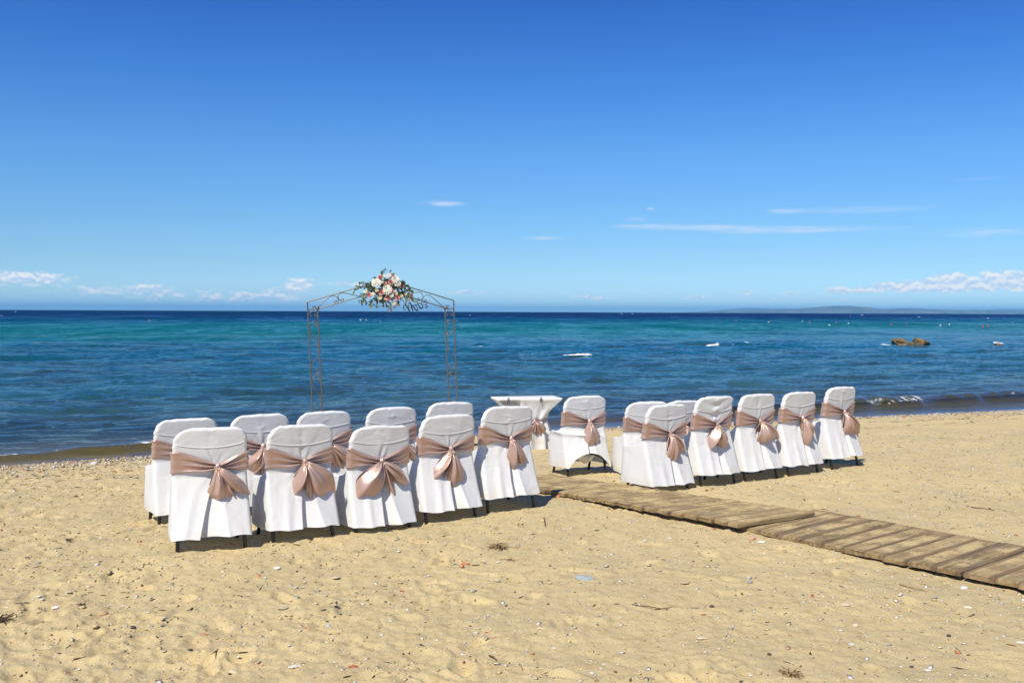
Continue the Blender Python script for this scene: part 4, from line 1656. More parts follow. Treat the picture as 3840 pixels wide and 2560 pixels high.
M['let_dark'] = mat_letters('dark_bronze_acrylic', (.030, .018, .014))
M['let_taupe'] = mat_letters('taupe_acrylic', (.23, .17, .12))


def stroke(pts, widths, mat, name, parent, cen, out):
    """a flat cut-out stroke of varying width, 5 mm thick"""
    path = smooth_poly(pts, 7)
    m = len(path)
    wi = np.interp(np.linspace(0, 1, m), np.linspace(0, 1, len(widths)), widths)
    V, Fc = [], []
    for i in range(m):
        x, y = path[i]
        x0, y0 = path[max(i - 1, 0)]
        x1, y1 = path[min(i + 1, m - 1)]
        l = math.hypot(x1 - x0, y1 - y0) or 1
        nx, ny = -(y1 - y0) / l, (x1 - x0) / l
        for s_, o_ in ((-1, 0), (1, 0), (1, .006), (-1, .006)):
            V.append(c6(x + nx * wi[i] * s_ * .5, y + ny * wi[i] * s_ * .5, out + o_) - cen)
    for i in range(m - 1):
        for k in range(4):
            k2 = (k + 1) % 4
            Fc.append((i * 4 + k, i * 4 + k2, i * 4 + 4 + k2, i * 4 + 4 + k))
    Fc += [(0, 1, 2, 3), (m * 4 - 1, m * 4 - 2, m * 4 - 3, m * 4 - 4)]
    return mesh_obj(name, V, Fc, mat, parent, smooth=False)


def make_lettering():
    O_ = .045
    # "Mr"
    c = c6(520, 880)
    r = empty('lettering', c)
    tag(r, 'dark cut-out script word Mr hanging half hidden under the left of the bouquet', 'sign', 'cut-out words under the bouquet')
    k = M['let_dark']
    stroke([(335, 885), (305, 870), (298, 835), (325, 810), (352, 812)], [8, 16, 20, 14, 10], k, 'letter', r, c, O_)
    stroke([(352, 812), (366, 860), (380, 950)], [18, 34, 30], k, 'letter', r, c, O_)
    stroke([(380, 950), (400, 870), (440, 822), (470, 850), (478, 945)], [12, 10, 14, 30, 30], k, 'letter', r, c, O_)
    stroke([(478, 945), (510, 870), (550, 850), (585, 865), (572, 930)], [10, 10, 14, 36, 40], k, 'letter', r, c, O_)
    stroke([(572, 930), (600, 960), (660, 940), (665, 905), (625, 900)], [24, 14, 12, 14, 10], k, 'letter', r, c, O_)
    stroke([(660, 945), (710, 940), (745, 965), (790, 980), (838, 960)], [8, 16, 14, 12, 8], k, 'letter', r, c, O_)
    # "&"
    c = c6(1090, 1020)
    r = empty('lettering', c)
    tag(r, 'taupe cut-out ampersand hanging under the middle of the bouquet', 'sign', 'cut-out words under the bouquet')
    k = M['let_taupe']
    stroke([(1190, 925), (1130, 925), (1075, 940), (1062, 985), (1085, 1030), (1095, 1075), (1055, 1102), (1012, 1088), (1010, 1050), (1060, 1010), (1130, 985), (1180, 965), (1270, 950)],
           [14, 22, 34, 46, 50, 36, 26, 22, 18, 16, 16, 14, 8], k, 'letter', r, c, .075)
    stroke([(1185, 965), (1188, 1000), (1160, 1020), (1128, 1020)], [12, 22, 18, 10], k, 'letter', r, c, .075)
    # "Mrs"
    c = c6(1680, 990)
    r = empty('lettering', c)
    tag(r, 'dark cut-out script word Mrs hanging under the right of the bouquet', 'sign', 'cut-out words under the bouquet')
    k = M['let_dark']
    stroke([(1452, 1072), (1415, 1050), (1390, 1000), (1400, 955), (1440, 930)], [14, 16, 22, 20, 14], k, 'letter', r, c, O_)
    stroke([(1440, 930), (1480, 985), (1520, 1055), (1560, 1112)], [14, 34, 36, 20], k, 'letter', r, c, O_)
    stroke([(1515, 1040), (1512, 960), (1530, 890), (1552, 876), (1580, 930), (1600, 1010), (1622, 1085)], [8, 12, 18, 24, 34, 34, 22], k, 'letter', r, c, O_)
    stroke([(1590, 1000), (1595, 955), (1612, 950), (1650, 1000), (1690, 1050), (1735, 1075), (1745, 1040), (1720, 975), (1690, 925)], [8, 14, 18, 30, 34, 24, 20, 16, 16], k, 'letter', r, c, O_)
    stroke([(1690, 925), (1660, 925), (1645, 945), (1668, 960), (1712, 935), (1745, 925)], [14, 14, 14, 14, 14, 12], k, 'letter', r, c, O_)
    stroke([(1745, 925), (1775, 960), (1800, 1010), (1835, 1018), (1858, 990), (1858, 940), (1830, 905), (1825, 880), (1850, 872), (1868, 888)], [14, 26, 34, 30, 26, 22, 18, 16, 18, 12], k, 'letter', r, c, O_)
    stroke([(1868, 930), (1915, 925), (1955, 905), (1962, 880)], [10, 12, 14, 16], k, 'letter', r, c, O_)
    stroke([(1925, 930), (1968, 955), (1975, 985), (1945, 1002), (1910, 985)], [14, 24, 26, 22, 14], k, 'letter', r, c, O_)


make_lettering()


# ------------------------------------------------------------------ rocks, buoys, swimmer, foam on the sea
def lump(name, loc, size, mat, seed, parent=None, rough=.35, sub=4, flat=1.0, attrs=None, rz=0.0):
    bm = bmesh.new()
    bmesh.ops.create_icosphere(bm, subdivisions=sub, radius=1.0)
    co = np.array([v.co[:] for v in bm.verts])
    n = fbm(co[:, 0] * 1.3 + seed * 3.1 + co[:, 2] * .9, co[:, 1] * 1.3 - seed + co[:, 2] * .7, seed, 4)
    n2 = vnoise(co[:, 0] * 4 + co[:, 2] * 3 + seed, co[:, 1] * 4 - co[:, 2] * 2, seed + 9)
    co = co * (1 + rough * n + rough * .25 * n2)[:, None] * np.array(size)
    for v, c in zip(bm.verts, co):
        v.co = c
    me = bpy.data.meshes.new(name)
    bm.to_mesh(me)
    bm.free()
    me.materials.append(mat)
    me.polygons.foreach_set('use_smooth', np.ones(len(me.polygons), bool))
    o = bpy.data.objects.new(name, me)
    o.location = loc
    o.rotation_euler = (0, 0, rz)
    return link(o, parent)


def mat_rock():
    m, t, out = new_mat('yellow_brown_rock')
    g = t.n('ShaderNodeNewGeometry').outputs['Position']
    n = t.noise(g, 3.0, 6, .65)
    c = t.mix(t.smooth(n, .35, .65), (.05, .035, .018), (.25, .165, .065))
    finish(t, out, principled(t, color=c, rough=.7, spec=.4, normal=t.bump(n, .8, .12)))
    return m


M['rock'] = mat_rock()
p = wp(3376, 1294)
tag(lump('rock', p + Vector((0, 0, .12)), (.46, .5, .34), M['rock'], 5, rough=.85), 'yellow brown rock breaking the sea surface, left of the pair', 'rock', 'rocks awash off the beach')
p = wp(3448, 1295)
tag(lump('rock', p + Vector((0, 0, .12)), (.52, .6, .33), M['rock'], 8, rough=.85), 'darker yellow brown rock breaking the sea surface, right of the pair', 'rock', 'rocks awash off the beach')
p = wp(3415, 1297)
tag(lump('rock', p + Vector((.0, 0, -.02)), (.85, .5, .24), M['rock'], 12, rough=.5), 'low wet rock ledge joining the two rocks in the sea', 'rock', 'rocks awash off the beach')
p = wp(3744, 1296)
tag(lump('rock', p + Vector((0, 0, .0)), (.17, .25, .15), M['rock'], 15, rough=.5), 'tiny brown rock awash alone near the right edge', 'rock', 'rocks awash off the beach')

M['buoy_red'] = mat_simple('red_buoy_plastic', (.62, .07, .035), .4)
M['buoy_yel'] = mat_simple('pale_yellow_buoy_plastic', (.80, .72, .38), .4)


def buoy_mesh(mat, name):
    prof = [(0, -.12), (.08, -.11), (.14, -.04), (.15, .03), (.13, .10), (.08, .15), (.035, .17), (.03, .21), (.04, .23), (0, .24)]
    V, Fc = [], []
    n = 12
    for r_, z in prof:
        for k in range(n):
            a = 2 * math.pi * k / n
            V.append((r_ * math.cos(a), r_ * math.sin(a), z))
    for i in range(len(prof) - 1):
        for k in range(n):
            Fc.append((i * n + k, i * n + (k + 1) % n, (i + 1) * n + (k + 1) % n, (i + 1) * n + k))
    return V, Fc


bx = [(561, 1203, 'r', 'red buoy out at sea, far left of the arch'), (1373, 1201, 'y', 'pale buoy out at sea inside the arch, under the left of the bouquet'),
      (2775, 1201, 'y', 'pale yellow buoy, leftmost of the pale ones right of the table'), (2760, 1206, 'r', 'dim red buoy beside the leftmost pale buoy'),
      (2882, 1209, 'y', 'pale yellow buoy, second from left in the right hand line'), (2888, 1205, 'r', 'orange red buoy touching the second pale buoy'),
      (3009, 1206, 'y', 'pale yellow buoy straight above the second last chair'), (3036, 1210, 'r', 'red buoy just right of the pale buoy above the last chairs'),
      (3135, 1210, 'r', 'red buoy below the highest hill of the headland'), (3182, 1214, 'y', 'pale yellow buoy right of the red one below the highest hill'),
      (3342, 1218, 'r', 'red buoy above the left rock of the pair'), (3400, 1215, 'r', 'small red buoy above the gap between the two rocks'),
      (3526, 1221, 'y', 'pale yellow buoy right of the rocks, left of two close together'), (3560, 1218, 'y', 'pale yellow buoy right of the rocks, right of two close together'),
      (3686, 1226, 'r', 'red buoy, left of the close red pair towards the right edge'), (3705, 1222, 'r', 'red buoy, right of the close red pair towards the right edge'),
      (3796, 1212, 'r', 'red buoy nearest the right edge of the sea')]
BM = {}
for kx in 'ry':
    v, f = buoy_mesh(None, None)
    o = mesh_obj('buoy', v, f, M['buoy_red'] if kx == 'r' else M['buoy_yel'])
    BM[kx] = o
used_k = set()
for (x, y, kx, lab) in bx:
    o = BM[kx] if kx not in used_k else link(BM[kx].copy())
    used_k.add(kx)
    p = wp(x, y)
    o.location = p + Vector((0, 0, .04))
    o.scale = (.8, .8, .8)
    o.rotation_euler = (R(random.uniform(-12, 12)), R(random.uniform(-12, 12)), random.uniform(0, 6))
    tag(o, lab, 'buoy', 'marker buoys out at sea')


def make_swimmer():
    p = wp(1678, 1259)
    root = empty('person', p)
    tag(root, 'person swimming far out, head and wet shoulders above water by the right arch post', 'person')
    J = [(0, 0, -.72), (0, 0, -.40), (0, 0, -.08), (0, -.005, .02), (0, -.012, .10), (0, -.02, .19), (0, -.02, .26), (.18, 0, -.04), (.34, -.12, -.16), (.30, -.36, -.12),
         (-.18, 0, -.04), (-.34, -.12, -.16), (-.30, -.36, -.12), (.10, .02, -.85), (.13, -.10, -1.25), (.13, .10, -1.62), (-.10, .02, -.85), (-.13, -.10, -1.25), (-.13, .10, -1.62)]
    E = [(0, 1), (1, 2), (2, 3), (3, 4), (4, 5), (5, 6), (2, 7), (7, 8), (8, 9), (2, 10), (10, 11), (11, 12), (0, 13), (13, 14), (14, 15), (0, 16), (16, 17), (17, 18)]
    RD = [.13, .12, .14, .062, .078, .098, .075, .065, .045, .032, .065, .045, .032, .085, .06, .045, .085, .06, .045]
    me = bpy.data.meshes.new('body')
    me.from_pydata(J, E, [])
    o = link(bpy.data.objects.new('body', me), root)
    me.materials.append(mat_simple('tanned_skin', (.52, .22, .14), .5))
    sk = o.modifiers.new('skin', 'SKIN')
    for i, v in enumerate(me.skin_vertices[0].data):
        v.radius = (RD[i], RD[i])
        v.use_root = (i == 0)
    o.modifiers.new('smooth', 'SUBSURF').levels = 2
    o.modifiers['smooth'].render_levels = 2
    h = lump('hair', Vector((0, .02, .25)), (.098, .105, .095), mat_simple('dark_wet_hair', (.03, .02, .015), .4), 3, root, .08, 3)


make_swimmer()


def foam_patch(px0, px1, py, hpx, seed, slope=0.0):
    """a tumbling crest of foam: a lumpy ridge lying on the water"""
    a, b = wp(px0, py), wp(px1, py + slope)
    L = (b - a).length
    dist = (a + b).length / 2
    hh = .85 * hpx / F * dist
    NU, NV_ = 90, 14
    T = np.linspace(0, 1, NU)[None, :]
    V = np.linspace(0, 1, NV_)[:, None]
    env = np.sin(math.pi * T) ** .7 * (.50 + .45 * vnoise(T * L * 1.3, T * 0, seed) + .25 * vnoise(T * L * 4, T * 0, seed + 3))
    env = np.maximum(env, .02)
    lumpn = .35 * vnoise(T * L * 4, V * 4, seed + 1) + .25 * vnoise(T * L * 9, V * 8, seed + 2)
    z = hh * env * np.sin(math.pi * V ** .7) * (1 + lumpn)
    y = (V - .35) * hh * 3.2 * env ** .6 + .10 * L * .2 * vnoise(T * 3, T * 0, seed + 5)
    d = (b - a).normalized()
    nrm = Vector((-d.y, d.x, 0))
    X = a.x + d.x * T * L + nrm.x * y
    Y = a.y + d.y * T * L + nrm.y * y
    P = np.stack([X, Y, a.z - .03 + z + .10 + 0 * X], -1).reshape(-1, 3)
    o = mesh_obj('foam', P, grid_faces(NV_, NU), M['foam'])
    tag(o, kind='stuff')
    return o


for i, (x0, x1, y, h, sl) in enumerate([(2112, 2236, 1338, 14, -2), (2640, 2738, 1302, 10, -2), (2722, 2818, 1301, 18, -4), (2545, 2650, 1305, 4, -1), (1786, 1818, 1304, 8, 0),
                                        (3296, 3342, 1295, 8, 4), (3720, 3760, 1288, 7, 4)]):
    foam_patch(x0, x1, y, h, 100 + i * 7, sl)


def whitecaps():
    r = random.Random(9)
    V, Fc = [], []
    n = 0
    while n < 14:
        x = r.uniform(-200, 4040)
        dy = 4 + 60 * r.random() ** 1.8
        p = wp(x, 1161 + 16 * x / 3840 + dy)
        d = math.hypot(p.x, p.y)
        if d > 1600 or d < 90:
            continue
        n += 1
        L = r.uniform(3, 10) / F * d
        H = r.uniform(.5, 1.1) / F * d
        o = len(V)
        K = 7
        for j in range(K):
            t = j / (K - 1)
            e = math.sin(math.pi * t) ** .7
            V += [(p.x + (t - .5) * L, p.y - .6 * H, p.z), (p.x + (t - .5) * L, p.y, p.z + .08 + H * e * r.uniform(.6, 1.1)), (p.x + (t - .5) * L, p.y + H * 1.4, p.z)]
        for j in range(K - 1):
            for q in range(2):
                Fc.append((o + j * 3 + q, o + j * 3 + 3 + q, o + j * 3 + 4 + q, o + j * 3 + 1 + q))
    o = mesh_obj('whitecaps', V, Fc, M['foam'])
    tag(o, kind='stuff')


whitecaps()


# ------------------------------------------------------------------ shells, pebbles, seaweed
PAL = {'white': (.74, .72, .66), 'cream': (.66, .56, .38), 'beige': (.55, .44, .28), 'grey': (.32, .33, .33), 'bluegrey': (.41, .46, .46), 'dark': (.04, .04, .042),
       'brown': (.16, .085, .04), 'red': (.50, .11, .06), 'orange': (.62, .22, .09), 'pink': (.62, .36, .26), 'tan': (.48, .35, .18)}

OCT = np.array([(1, 0, 0), (.31, .95, 0), (-.81, .59, 0), (-.81, -.59, 0), (.31, -.95, 0), (.1, .05, .8), (-.05, .0, -.8)])
OCTF = np.array([(0, 1, 5), (1, 2, 5), (2, 3, 5), (3, 4, 5), (4, 0, 5), (1, 0, 6), (2, 1, 6), (3, 2, 6), (4, 3, 6), (0, 4, 6)])


def scatter(name, xs, ys, sizes, flat, cols, seed, mat='tint', long=None, lift=.3):
    """many small fragments as one mesh"""
    r = np.random.RandomState(seed)
    n = len(xs)
    T = OCT[None] * (1 + r.uniform(-.35, .35, (n, 7, 1)))
    T = T * np.stack([np.ones(n), r.uniform(.5, 1, n), flat * r.uniform(.6, 1.4, n)], 1)[:, None, :]
    if long is not None:
        T[..., 0] *= long[:, None]
    a = r.uniform(0, 2 * math.pi, n)
    tl = r.normal(0, .35, n) / (1 if long is None else np.maximum(long, 1) ** 1.3)
    ca, sa_ = np.cos(a)[:, None], np.sin(a)[:, None]
    x, y, z = T[..., 0], T[..., 1], T[..., 2]
    z = z + x * np.sin(tl)[:, None]
    X, Y = x * ca - y * sa_, x * sa_ + y * ca
    rr = np.hypot(xs, ys)
    i = np.clip(np.searchsorted(SR, rr), 0, len(SR) - 1)
    j = np.clip(np.searchsorted(SA, np.arctan2(xs, ys)), 0, len(SA) - 1)
    gz_ = SZ[i, j]
    P = np.stack([X * sizes[:, None] + xs[:, None], Y * sizes[:, None] + ys[:, None], z * sizes[:, None] + gz_[:, None] + (sizes * flat * lift)[:, None]], -1)
    Fc = (OCTF[None] + (np.arange(n) * 7)[:, None, None]).reshape(-1, 3)
    tint = np.repeat(cols, 7, 0)
    o = mesh_obj(name, P.reshape(-1, 3), Fc, M[mat], smooth=False, attrs={'tint': tint})
    return tag(o, kind='stuff')


def rand_xy(n, seed, y0=4.0, y1=15.0):
    r = np.random.RandomState(seed)
    y = np.sqrt(r.uniform(y0 ** 2, y1 ** 2, n * 2))
    x = r.uniform(-.6, .6, n * 2) * y
    s, d, w = sd(x, y)
    k = (d < w - .15)
    return x[k][:n], y[k][:n]


def pick(names, probs, n, seed, var=.15):
    r = np.random.RandomState(seed)
    c = np.array([PAL[q] for q in names])[r.choice(len(names), n, p=probs)]
    return np.clip(c * (1 + r.uniform(-var, var, (n, 1))), 0, 1)


x, y = rand_xy(42000, 21)
r = np.random.RandomState(22)
cl = fbm(x * 1.4, y * 1.4, 77, 3)
k = r.rand(len(x)) < np.clip(.55 + 1.1 * cl, .08, 1)
x, y = x[k], y[k]
n = len(x)
scatter('shell_grit', x, y, .0028 + .0085 * r.rand(n) ** 2.8, .45, pick(['white', 'cream', 'beige', 'tan'], [.42, .33, .15, .10], n, 23), 24)
x, y = rand_xy(7500, 31)
n = len(x)
scatter('shell_fragments', x, y, .007 + .015 * r.rand(n) ** 2.6, .30, pick(['white', 'cream', 'beige', 'grey', 'pink', 'bluegrey', 'red', 'orange'], [.36, .28, .16, .07, .05, .04, .02, .02], n, 33), 34)
x, y = rand_xy(6500, 41)
n = len(x)
scatter('dark_grit', x, y, .003 + .008 * r.rand(n) ** 3, .5, pick(['dark', 'brown', 'grey'], [.45, .35, .20], n, 43), 44)

x, y = rand_xy(9000, 45)
r = np.random.RandomState(46)
k = r.rand(len(x)) < np.clip(.25 + .35 * (x < -.8) + 1.0 * fbm(x * 1.7, y * 1.7, 90, 3), .05, 1)
x, y = x[k], y[k]
n = len(x)
scatter('sand_clods', x, y, .004 + .016 * r.rand(n) ** 2.6, .6, np.array([[.62, .475, .225]]) * (1 + r.uniform(-.2, .15, (n, 1))), 47)

# bits of dry weed and twig, more of them to the left and towards the water
rr_ = np.random.RandomState(51)
x, y = rand_xy(9000, 52)
s_, d_, w_ = sd(x, y)
dens = .14 + .5 * np.exp(-((w_ - d_ - 1.9) / 1.1) ** 2) + .22 * (x < -1.2) + .5 * np.clip(fbm(x * 1.1, y * 1.1, 60, 3), 0, 1)
k = rr_.rand(len(x)) < dens
x, y = x[k], y[k]
n = len(x)
scatter('seaweed_bits', x, y, .0035 + .004 * rr_.rand(n), .55, pick(['dark', 'brown', 'tan'], [.40, .42, .18], n, 53), 54, 'weed', long=1.5 + 6 * rr_.rand(n) ** 2)

# the shingle rim at the waterline
r = np.random.RandomState(61)
N = 15000
s_ = r.uniform(-6, 22, N)
wv = np.interp(s_, WS, WD)
back = np.where(s_ < 3, 1.25, .75) + .35 * vnoise(s_ / 1.1, s_ * 0, 5)
d_ = wv - .02 - np.abs(r.normal(0, .5, N)) * back
xs, ys = O2[0] + s_ * U2[0] + d_ * F2[0], O2[1] + s_ * U2[1] + d_ * F2[1]
k = (ys > 8)
xs, ys = xs[k], ys[k]
n = len(xs)
scatter('shingle', xs, ys, .008 + .020 * r.rand(n) ** 2, .5, pick(['white', 'cream', 'beige', 'grey', 'brown', 'dark', 'orange', 'tan'], [.18, .20, .15, .16, .12, .08, .04, .07], n, 62), 63, lift=.5)
# strips of dry seaweed along the beach behind the shingle
N = 5200
s_ = r.uniform(-6, 22, N)
wv = np.interp(s_, WS, WD)
lane = r.choice([1.15, 1.7, 2.5], N, p=[.4, .35, .25])
d_ = wv - lane - .25 * vnoise(s_ / 1.4, lane * 3, 71) - r.normal(0, .10, N)
k = vnoise(s_ / .9, lane * 5, 72) + r.uniform(-.4, .4, N) > 0
xs, ys = O2[0] + s_ * U2[0] + d_ * F2[0], O2[1] + s_ * U2[1] + d_ * F2[1]
xs, ys = xs[k], ys[k]
n = len(xs)
scatter('seaweed_strips', xs, ys, .006 + .005 * r.rand(n), .5, pick(['dark', 'brown', 'tan'], [.40, .45, .15], n, 73), 74, 'weed', long=2 + 5 * r.rand(n))


# single stones, shells and shards that stand out
def stone(px, py, wpx, col, shape, label, cat, seed, name, group):
    p = gp(px, py)
    dist = math.hypot(p.x, p.y)
    w = wpx / F * dist / 2
    sz = {'flat': (w, w * .75, w * .22), 'round': (w, w * .8, w * .62), 'shard': (w, w * .55, w * .20), 'shell': (w, w * .80, w * .30), 'long': (w, w * .36, w * .22)}[shape]
    rough = {'flat': .30, 'round': .16, 'shard': .55, 'shell': .20, 'long': .35}[shape]
    bm = bmesh.new()
    bmesh.ops.create_icosphere(bm, subdivisions=3, radius=1.0)
    co = np.array([v.co[:] for v in bm.verts])
    n_ = fbm(co[:, 0] * 1.2 + seed * 3.1, co[:, 1] * 1.2 + co[:, 2] * .7 - seed, seed, 3)
    if shape == 'shard':
        n_ = np.round(n_ * 4) / 4
    co = co * (1 + rough * n_)[:, None]
    if shape == 'shell':                       # ribbed dome
        a = np.arctan2(co[:, 1], co[:, 0] + .9)
        co[:, 2] = np.where(co[:, 2] > 0, co[:, 2] * (1 + .12 * np.sin(a * 16)), co[:, 2] * .2)
        co[:, 0] *= 1 - .18 * np.abs(co[:, 1])
    co = co * np.array(sz)
    for v, c in zip(bm.verts, co):
        v.co = c
    me = bpy.data.meshes.new(name)
    bm.to_mesh(me)
    bm.free()
    c = np.array(PAL[col]) * random.uniform(.92, 1.08)
    a = me.attributes.new('tint', 'FLOAT_COLOR', 'POINT')
    a.data.foreach_set('color', np.tile(np.append(c, 1), len(me.vertices)).astype(np.float32))
    me.materials.append(M['tint'])
    me.polygons.foreach_set('use_smooth', np.full(len(me.polygons), shape in ('round', 'shell'), bool))
    o = bpy.data.objects.new(name, me)
    o.location = (p.x, p.y, gz(p.x, p.y) + sz[2] * .35)
    o.rotation_euler = (random.uniform(-.15, .15), random.uniform(-.15, .15), random.uniform(-.5, .5))
    link(o)
    tag(o, label, cat, group)


STONES = [
    (2193, 2165, 78, 'bluegrey', 'flat', 'broad blue grey flat stone alone on the sand right of centre', 'stone'),
    (2568, 2189, 40, 'beige', 'flat', 'pale flat stone on the sand below the gap between boardwalk sections', 'stone'),
    (644, 2123, 46, 'beige', 'shard', 'angular beige stone just below the nearest chair', 'stone'),
    (1061, 2280, 40, 'beige', 'flat', 'flat beige stone below the second front chair', 'stone'),
    (1231, 2347, 24, 'bluegrey', 'round', 'round blue grey pebble well below the middle front chair', 'stone'),
    (387, 2298, 36, 'tan', 'round', 'tan oval pebble in the left foreground', 'stone'),
    (499, 2357, 22, 'dark', 'round', 'dark pebble in the left foreground, below the tan oval one', 'stone'),
    (713, 2447, 24, 'dark', 'shard', 'black angular stone near the bottom of the left foreground', 'stone'),
    (1584, 2431, 24, 'dark', 'round', 'smooth black pebble in the bottom centre left', 'stone'),
    (2632, 2393, 44, 'cream', 'flat', 'large round cream stone in the lower right foreground', 'stone'),
    (2669, 2271, 20, 'dark', 'round', 'black pebble above the large cream stone at lower right', 'stone'),
    (2812, 2185, 22, 'grey', 'round', 'grey pebble below the start of the nearer boardwalk section', 'stone'),
    (3615, 2205, 26, 'white', 'round', 'white oval pebble near the boardwalk edge at right', 'stone'),
    (3172, 2268, 34, 'cream', 'flat', 'cream flat stone below the nearer boardwalk section', 'stone'),
    (3209, 2347, 26, 'cream', 'round', 'small cream stone below the flat cream one at right', 'stone'),
    (3006, 2308, 26, 'cream', 'shard', 'pale angular stone left of the flat cream stone at right', 'stone'),
    (3193, 2412, 26, 'white', 'flat', 'whitish flat stone in the lower right, above two white shells', 'stone'),
    (3628, 2284, 28, 'white', 'shard', 'white broken stone below the oval pebble by the boardwalk', 'stone'),
    (3557, 2391, 16, 'dark', 'round', 'small black pebble at lower right near the frame edge', 'stone'),
    (3417, 2495, 16, 'dark', 'round', 'small black pebble at the bottom right beside a white shell', 'stone'),
    (2885, 2450, 16, 'dark', 'round', 'small dark pebble at the bottom, right of the cream stone', 'stone'),
    (2852, 2032, 32, 'white', 'shard', 'bright white stone beside the joint of the boardwalk sections', 'stone'),
    (2733, 1989, 48, 'beige', 'shard', 'beige wedge stone lying along the boardwalk corner', 'stone'),
    (2789, 1984, 28, 'tan', 'round', 'tan stone wedged under the raised boardwalk end', 'stone'),
    (2821, 2020, 26, 'pink', 'round', 'pinkish stone between the boardwalk end and the white stone', 'stone'),
    (2650, 1840, 12, 'brown', 'round', 'brown pebble behind the boardwalk below the right chairs', 'stone'),
    (353, 1741, 26, 'white', 'round', 'white stone on the shingle at the left waterline', 'stone'),
    (339, 1941, 24, 'beige', 'flat', 'beige stone on the sand left of the nearest back row chair', 'stone'),
    (1781, 2115, 34, 'beige', 'flat', 'flat beige stone beside the orange shard in the centre', 'stone'),
    (1867, 2105, 18, 'white', 'shard', 'white pebble below the brown seaweed tuft', 'stone'),
    (1890, 2502, 26, 'bluegrey', 'flat', 'grey flat stone at the end of the twig, bottom centre', 'stone'),
    (1388, 2546, 30, 'grey', 'flat', 'grey flat stone at the bottom edge near the red shard', 'stone'),
    (437, 2510, 40, 'grey', 'long', 'thin grey slate sliver at the bottom left', 'stone'),
    (1706, 2108, 34, 'grey', 'long', 'thin grey slate sliver left of the orange shard', 'stone'),
    (1039, 2132, 28, 'white', 'shell', 'white scallop shell right below the second front chair', 'shell'),
    (1260, 2167, 32, 'cream', 'shell', 'cream shell below the middle front chair', 'shell'),
    (207, 2270, 26, 'white', 'shell', 'white shell furthest left in the foreground', 'shell'),
    (1105, 2495, 54, 'white', 'shard', 'broken white shell cluster at the bottom left of centre', 'shell'),
    (873, 2518, 36, 'cream', 'long', 'long cream shell at the bottom left', 'shell'),
    (1361, 2267, 20, 'white', 'shell', 'small white shell in the foreground below the fourth front chair', 'shell'),
    (1789, 2355, 32, 'cream', 'shard', 'cream broken shell, upper half of a pair in the centre', 'shell'),
    (1785, 2370, 26, 'white', 'shard', 'white broken shell, lower half of a pair in the centre', 'shell'),
    (2030, 2363, 44, 'cream', 'long', 'long cream razor shell in the centre foreground', 'shell'),
    (2079, 2427, 20, 'white', 'shell', 'white shell below the long razor shell', 'shell'),
    (2220, 2524, 20, 'white', 'shell', 'white pointed shell at the bottom, right of centre', 'shell'),
    (2265, 2488, 20, 'white', 'long', 'narrow white shell above the pointed one, bottom right of centre', 'shell'),
    (3480, 2508, 28, 'white', 'shell', 'white shell at the bottom right between two black pebbles', 'shell'),
    (3828, 2413, 34, 'white', 'long', 'white shell cut by the right edge of the picture', 'shell'),
    (2816, 2537, 18, 'white', 'shell', 'white shell at the bottom edge left of the small tuft', 'shell'),
    (2510, 2020, 16, 'white', 'shell', 'white shell on the sand below the boardwalk, rightmost of three', 'shell'),
    (2419, 2032, 20, 'white', 'shard', 'white shell on the sand below the boardwalk, leftmost of three', 'shell'),
    (2445, 2033, 18, 'cream', 'shard', 'cream shell on the sand below the boardwalk, middle of three', 'shell'),
    (768, 2383, 20, 'orange', 'shard', 'orange brick chip in the left foreground', 'brick chip'),
    (1144, 2362, 22, 'red', 'long', 'dark red brick chip left of the round blue grey pebble', 'brick chip'),
    (1183, 2359, 18, 'orange', 'shard', 'orange chip right of the dark red brick chip', 'brick chip'),
    (1940, 2048, 22, 'orange', 'shard', 'orange brick chip right of the brown seaweed tuft', 'brick chip'),
    (1745, 2109, 34, 'orange', 'long', 'long orange tile shard in the centre foreground', 'brick chip'),
    (2089, 1865, 22, 'orange', 'round', 'orange brick lump against the boardwalk beside the end chair', 'brick chip'),
    (1325, 2504, 40, 'red', 'shard', 'curved red pottery shard at the bottom centre', 'brick chip'),
    (1857, 2388, 14, 'orange', 'shard', 'small pink orange chip in the lower centre', 'brick chip'),
    (2238, 1989, 20, 'brown', 'shard', 'brown bark chip on the sand below the boardwalk', 'bark'),
    (2466, 2286, 24, 'brown', 'long', 'reddish brown seed pod lying in the right foreground', 'seed pod'),
]
GRP = {'stone': 'stones lying on the sand', 'shell': 'shells lying on the sand', 'brick chip': 'brick and tile chips on the sand'}
for i, (a_, b_, c_, d_, e_, l_, k_) in enumerate(STONES):
    stone(a_, b_, c_, d_, e_, l_, k_, i + 1, k_.replace(' ', '_'), GRP.get(k_))


def twig(pts, rad, label, col, name='twig', cat='twig'):
    P = []
    for k, (x, y) in enumerate(pts):
        p = gp(x, y)
        P.append(Vector((p.x, p.y, gz(p.x, p.y) + rad * 1.2 + .006 * math.sin(k * 1.3))))
    base = P[0].copy()
    vs, fs = tube([p - base for p in P], [rad * (1 - .4 * i / len(P)) for i in range(len(P))], 6)
    o = mesh_obj(name, vs, fs, M['weed'], loc=base, attrs={'tint': np.tile(np.array(PAL[col]), (len(vs), 1))})
    tag(o, label, cat)


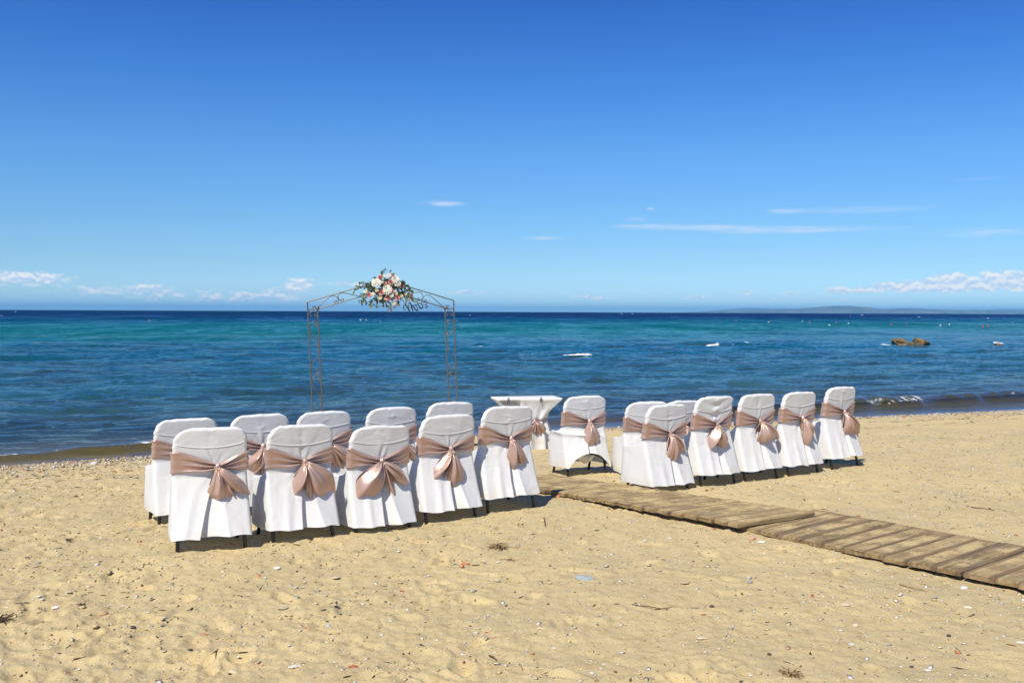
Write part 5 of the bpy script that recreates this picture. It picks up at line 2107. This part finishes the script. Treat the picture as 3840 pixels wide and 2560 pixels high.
twig([(3375, 2190), (3420, 2203), (3460, 2215), (3505, 2232)], .0045, 'pale dry reed stalk lying below the boardwalk at right', 'tan')
twig([(1835, 2463), (1850, 2475), (1862, 2486)], .004, 'short brown twig beside the grey stone at bottom centre', 'brown')
twig([(2390, 2278), (2430, 2283), (2480, 2288), (2530, 2278), (2575, 2285)], .003, 'thin curving twig in the right foreground', 'brown')
twig([(2040, 1950), (2043, 1962), (2046, 1976)], .005, 'small dark stick on the sand right of the end chair', 'dark')
twig([(3640, 1905), (3690, 1910), (3730, 1916)], .004, 'dark twig on the sand behind the boardwalk at far right', 'brown')


def tuft(px, py, wpx, n, label, seed, cols=('brown', 'tan'), hk=.5):
    r_ = random.Random(seed)
    p = gp(px, py)
    base = Vector((p.x, p.y, gz(p.x, p.y)))
    w = wpx / F * p.length / 2
    parts, tints = [], []
    for k in range(n):
        a = r_.uniform(0, 6.28)
        q = Vector((r_.gauss(0, .3) * w, r_.gauss(0, .3) * w, .002))
        pts = [q]
        d = Vector((math.cos(a), math.sin(a), r_.uniform(.2, 1.2) * hk * 2))
        for j in range(4):
            q = q + d * w * .22
            d = d + Vector((r_.uniform(-.7, .7), r_.uniform(-.7, .7), -.35))
            pts.append(Vector((q.x, q.y, max(q.z, .003))))
        v, f = tube(pts, r_.uniform(.0012, .0028), 4, False)
        parts.append((v, f))
        tints += [PAL[r_.choice(cols)]] * len(v)
    v, f = join(parts)
    o = mesh_obj('seaweed_tuft', v, f, M['weed'], loc=base, attrs={'tint': np.array(tints)})
    tag(o, label, 'seaweed', 'tufts of washed up seaweed')


tuft(1870, 2052, 62, 70, 'brown seaweed tuft on the sand in the middle, left of an orange chip', 1)
tuft(1905, 2094, 60, 40, 'flat pale seaweed tuft just below the middle brown one', 2, ('tan', 'brown'), .2)
tuft(2961, 2532, 62, 70, 'brown seaweed tuft at the bottom edge, right of centre', 3)
tuft(8, 2322, 60, 80, 'dark seaweed clump cut by the left edge of the picture', 4, ('dark', 'brown'))
tuft(308, 2277, 24, 18, 'small dark seaweed clump left of the tan oval pebble', 5, ('dark', 'brown'))
tuft(258, 2030, 22, 18, 'small dark seaweed clump on the sand left of the chairs', 6, ('dark', 'brown'))

# ------------------------------------------------------------------ haze
def build_haze():
    m, t, out = new_mat('sea_air')
    v = t.n('ShaderNodeVolumePrincipled', {'Color': C3(.22, .60, 1.0), 'Density': 3.8e-5, 'Anisotropy': -0.10})
    t.t.links.new(v.outputs[0], out.inputs['Volume'])
    x, y0, y1, zb, zt = 52000, -52000, 56000, -5.0, 270.0
    V = [(-x, y0, zb), (x, y0, zb), (x, y1, zb), (-x, y1, zb), (-x, y0, zt), (x, y0, zt), (x, y1, zt), (-x, y1, zt)]
    Fc = [(3, 2, 1, 0), (4, 5, 6, 7), (0, 1, 5, 4), (1, 2, 6, 5), (2, 3, 7, 6), (3, 0, 4, 7)]
    o = mesh_obj('haze', V, Fc, m, smooth=False)
    tag(o, kind='stuff')


build_haze()
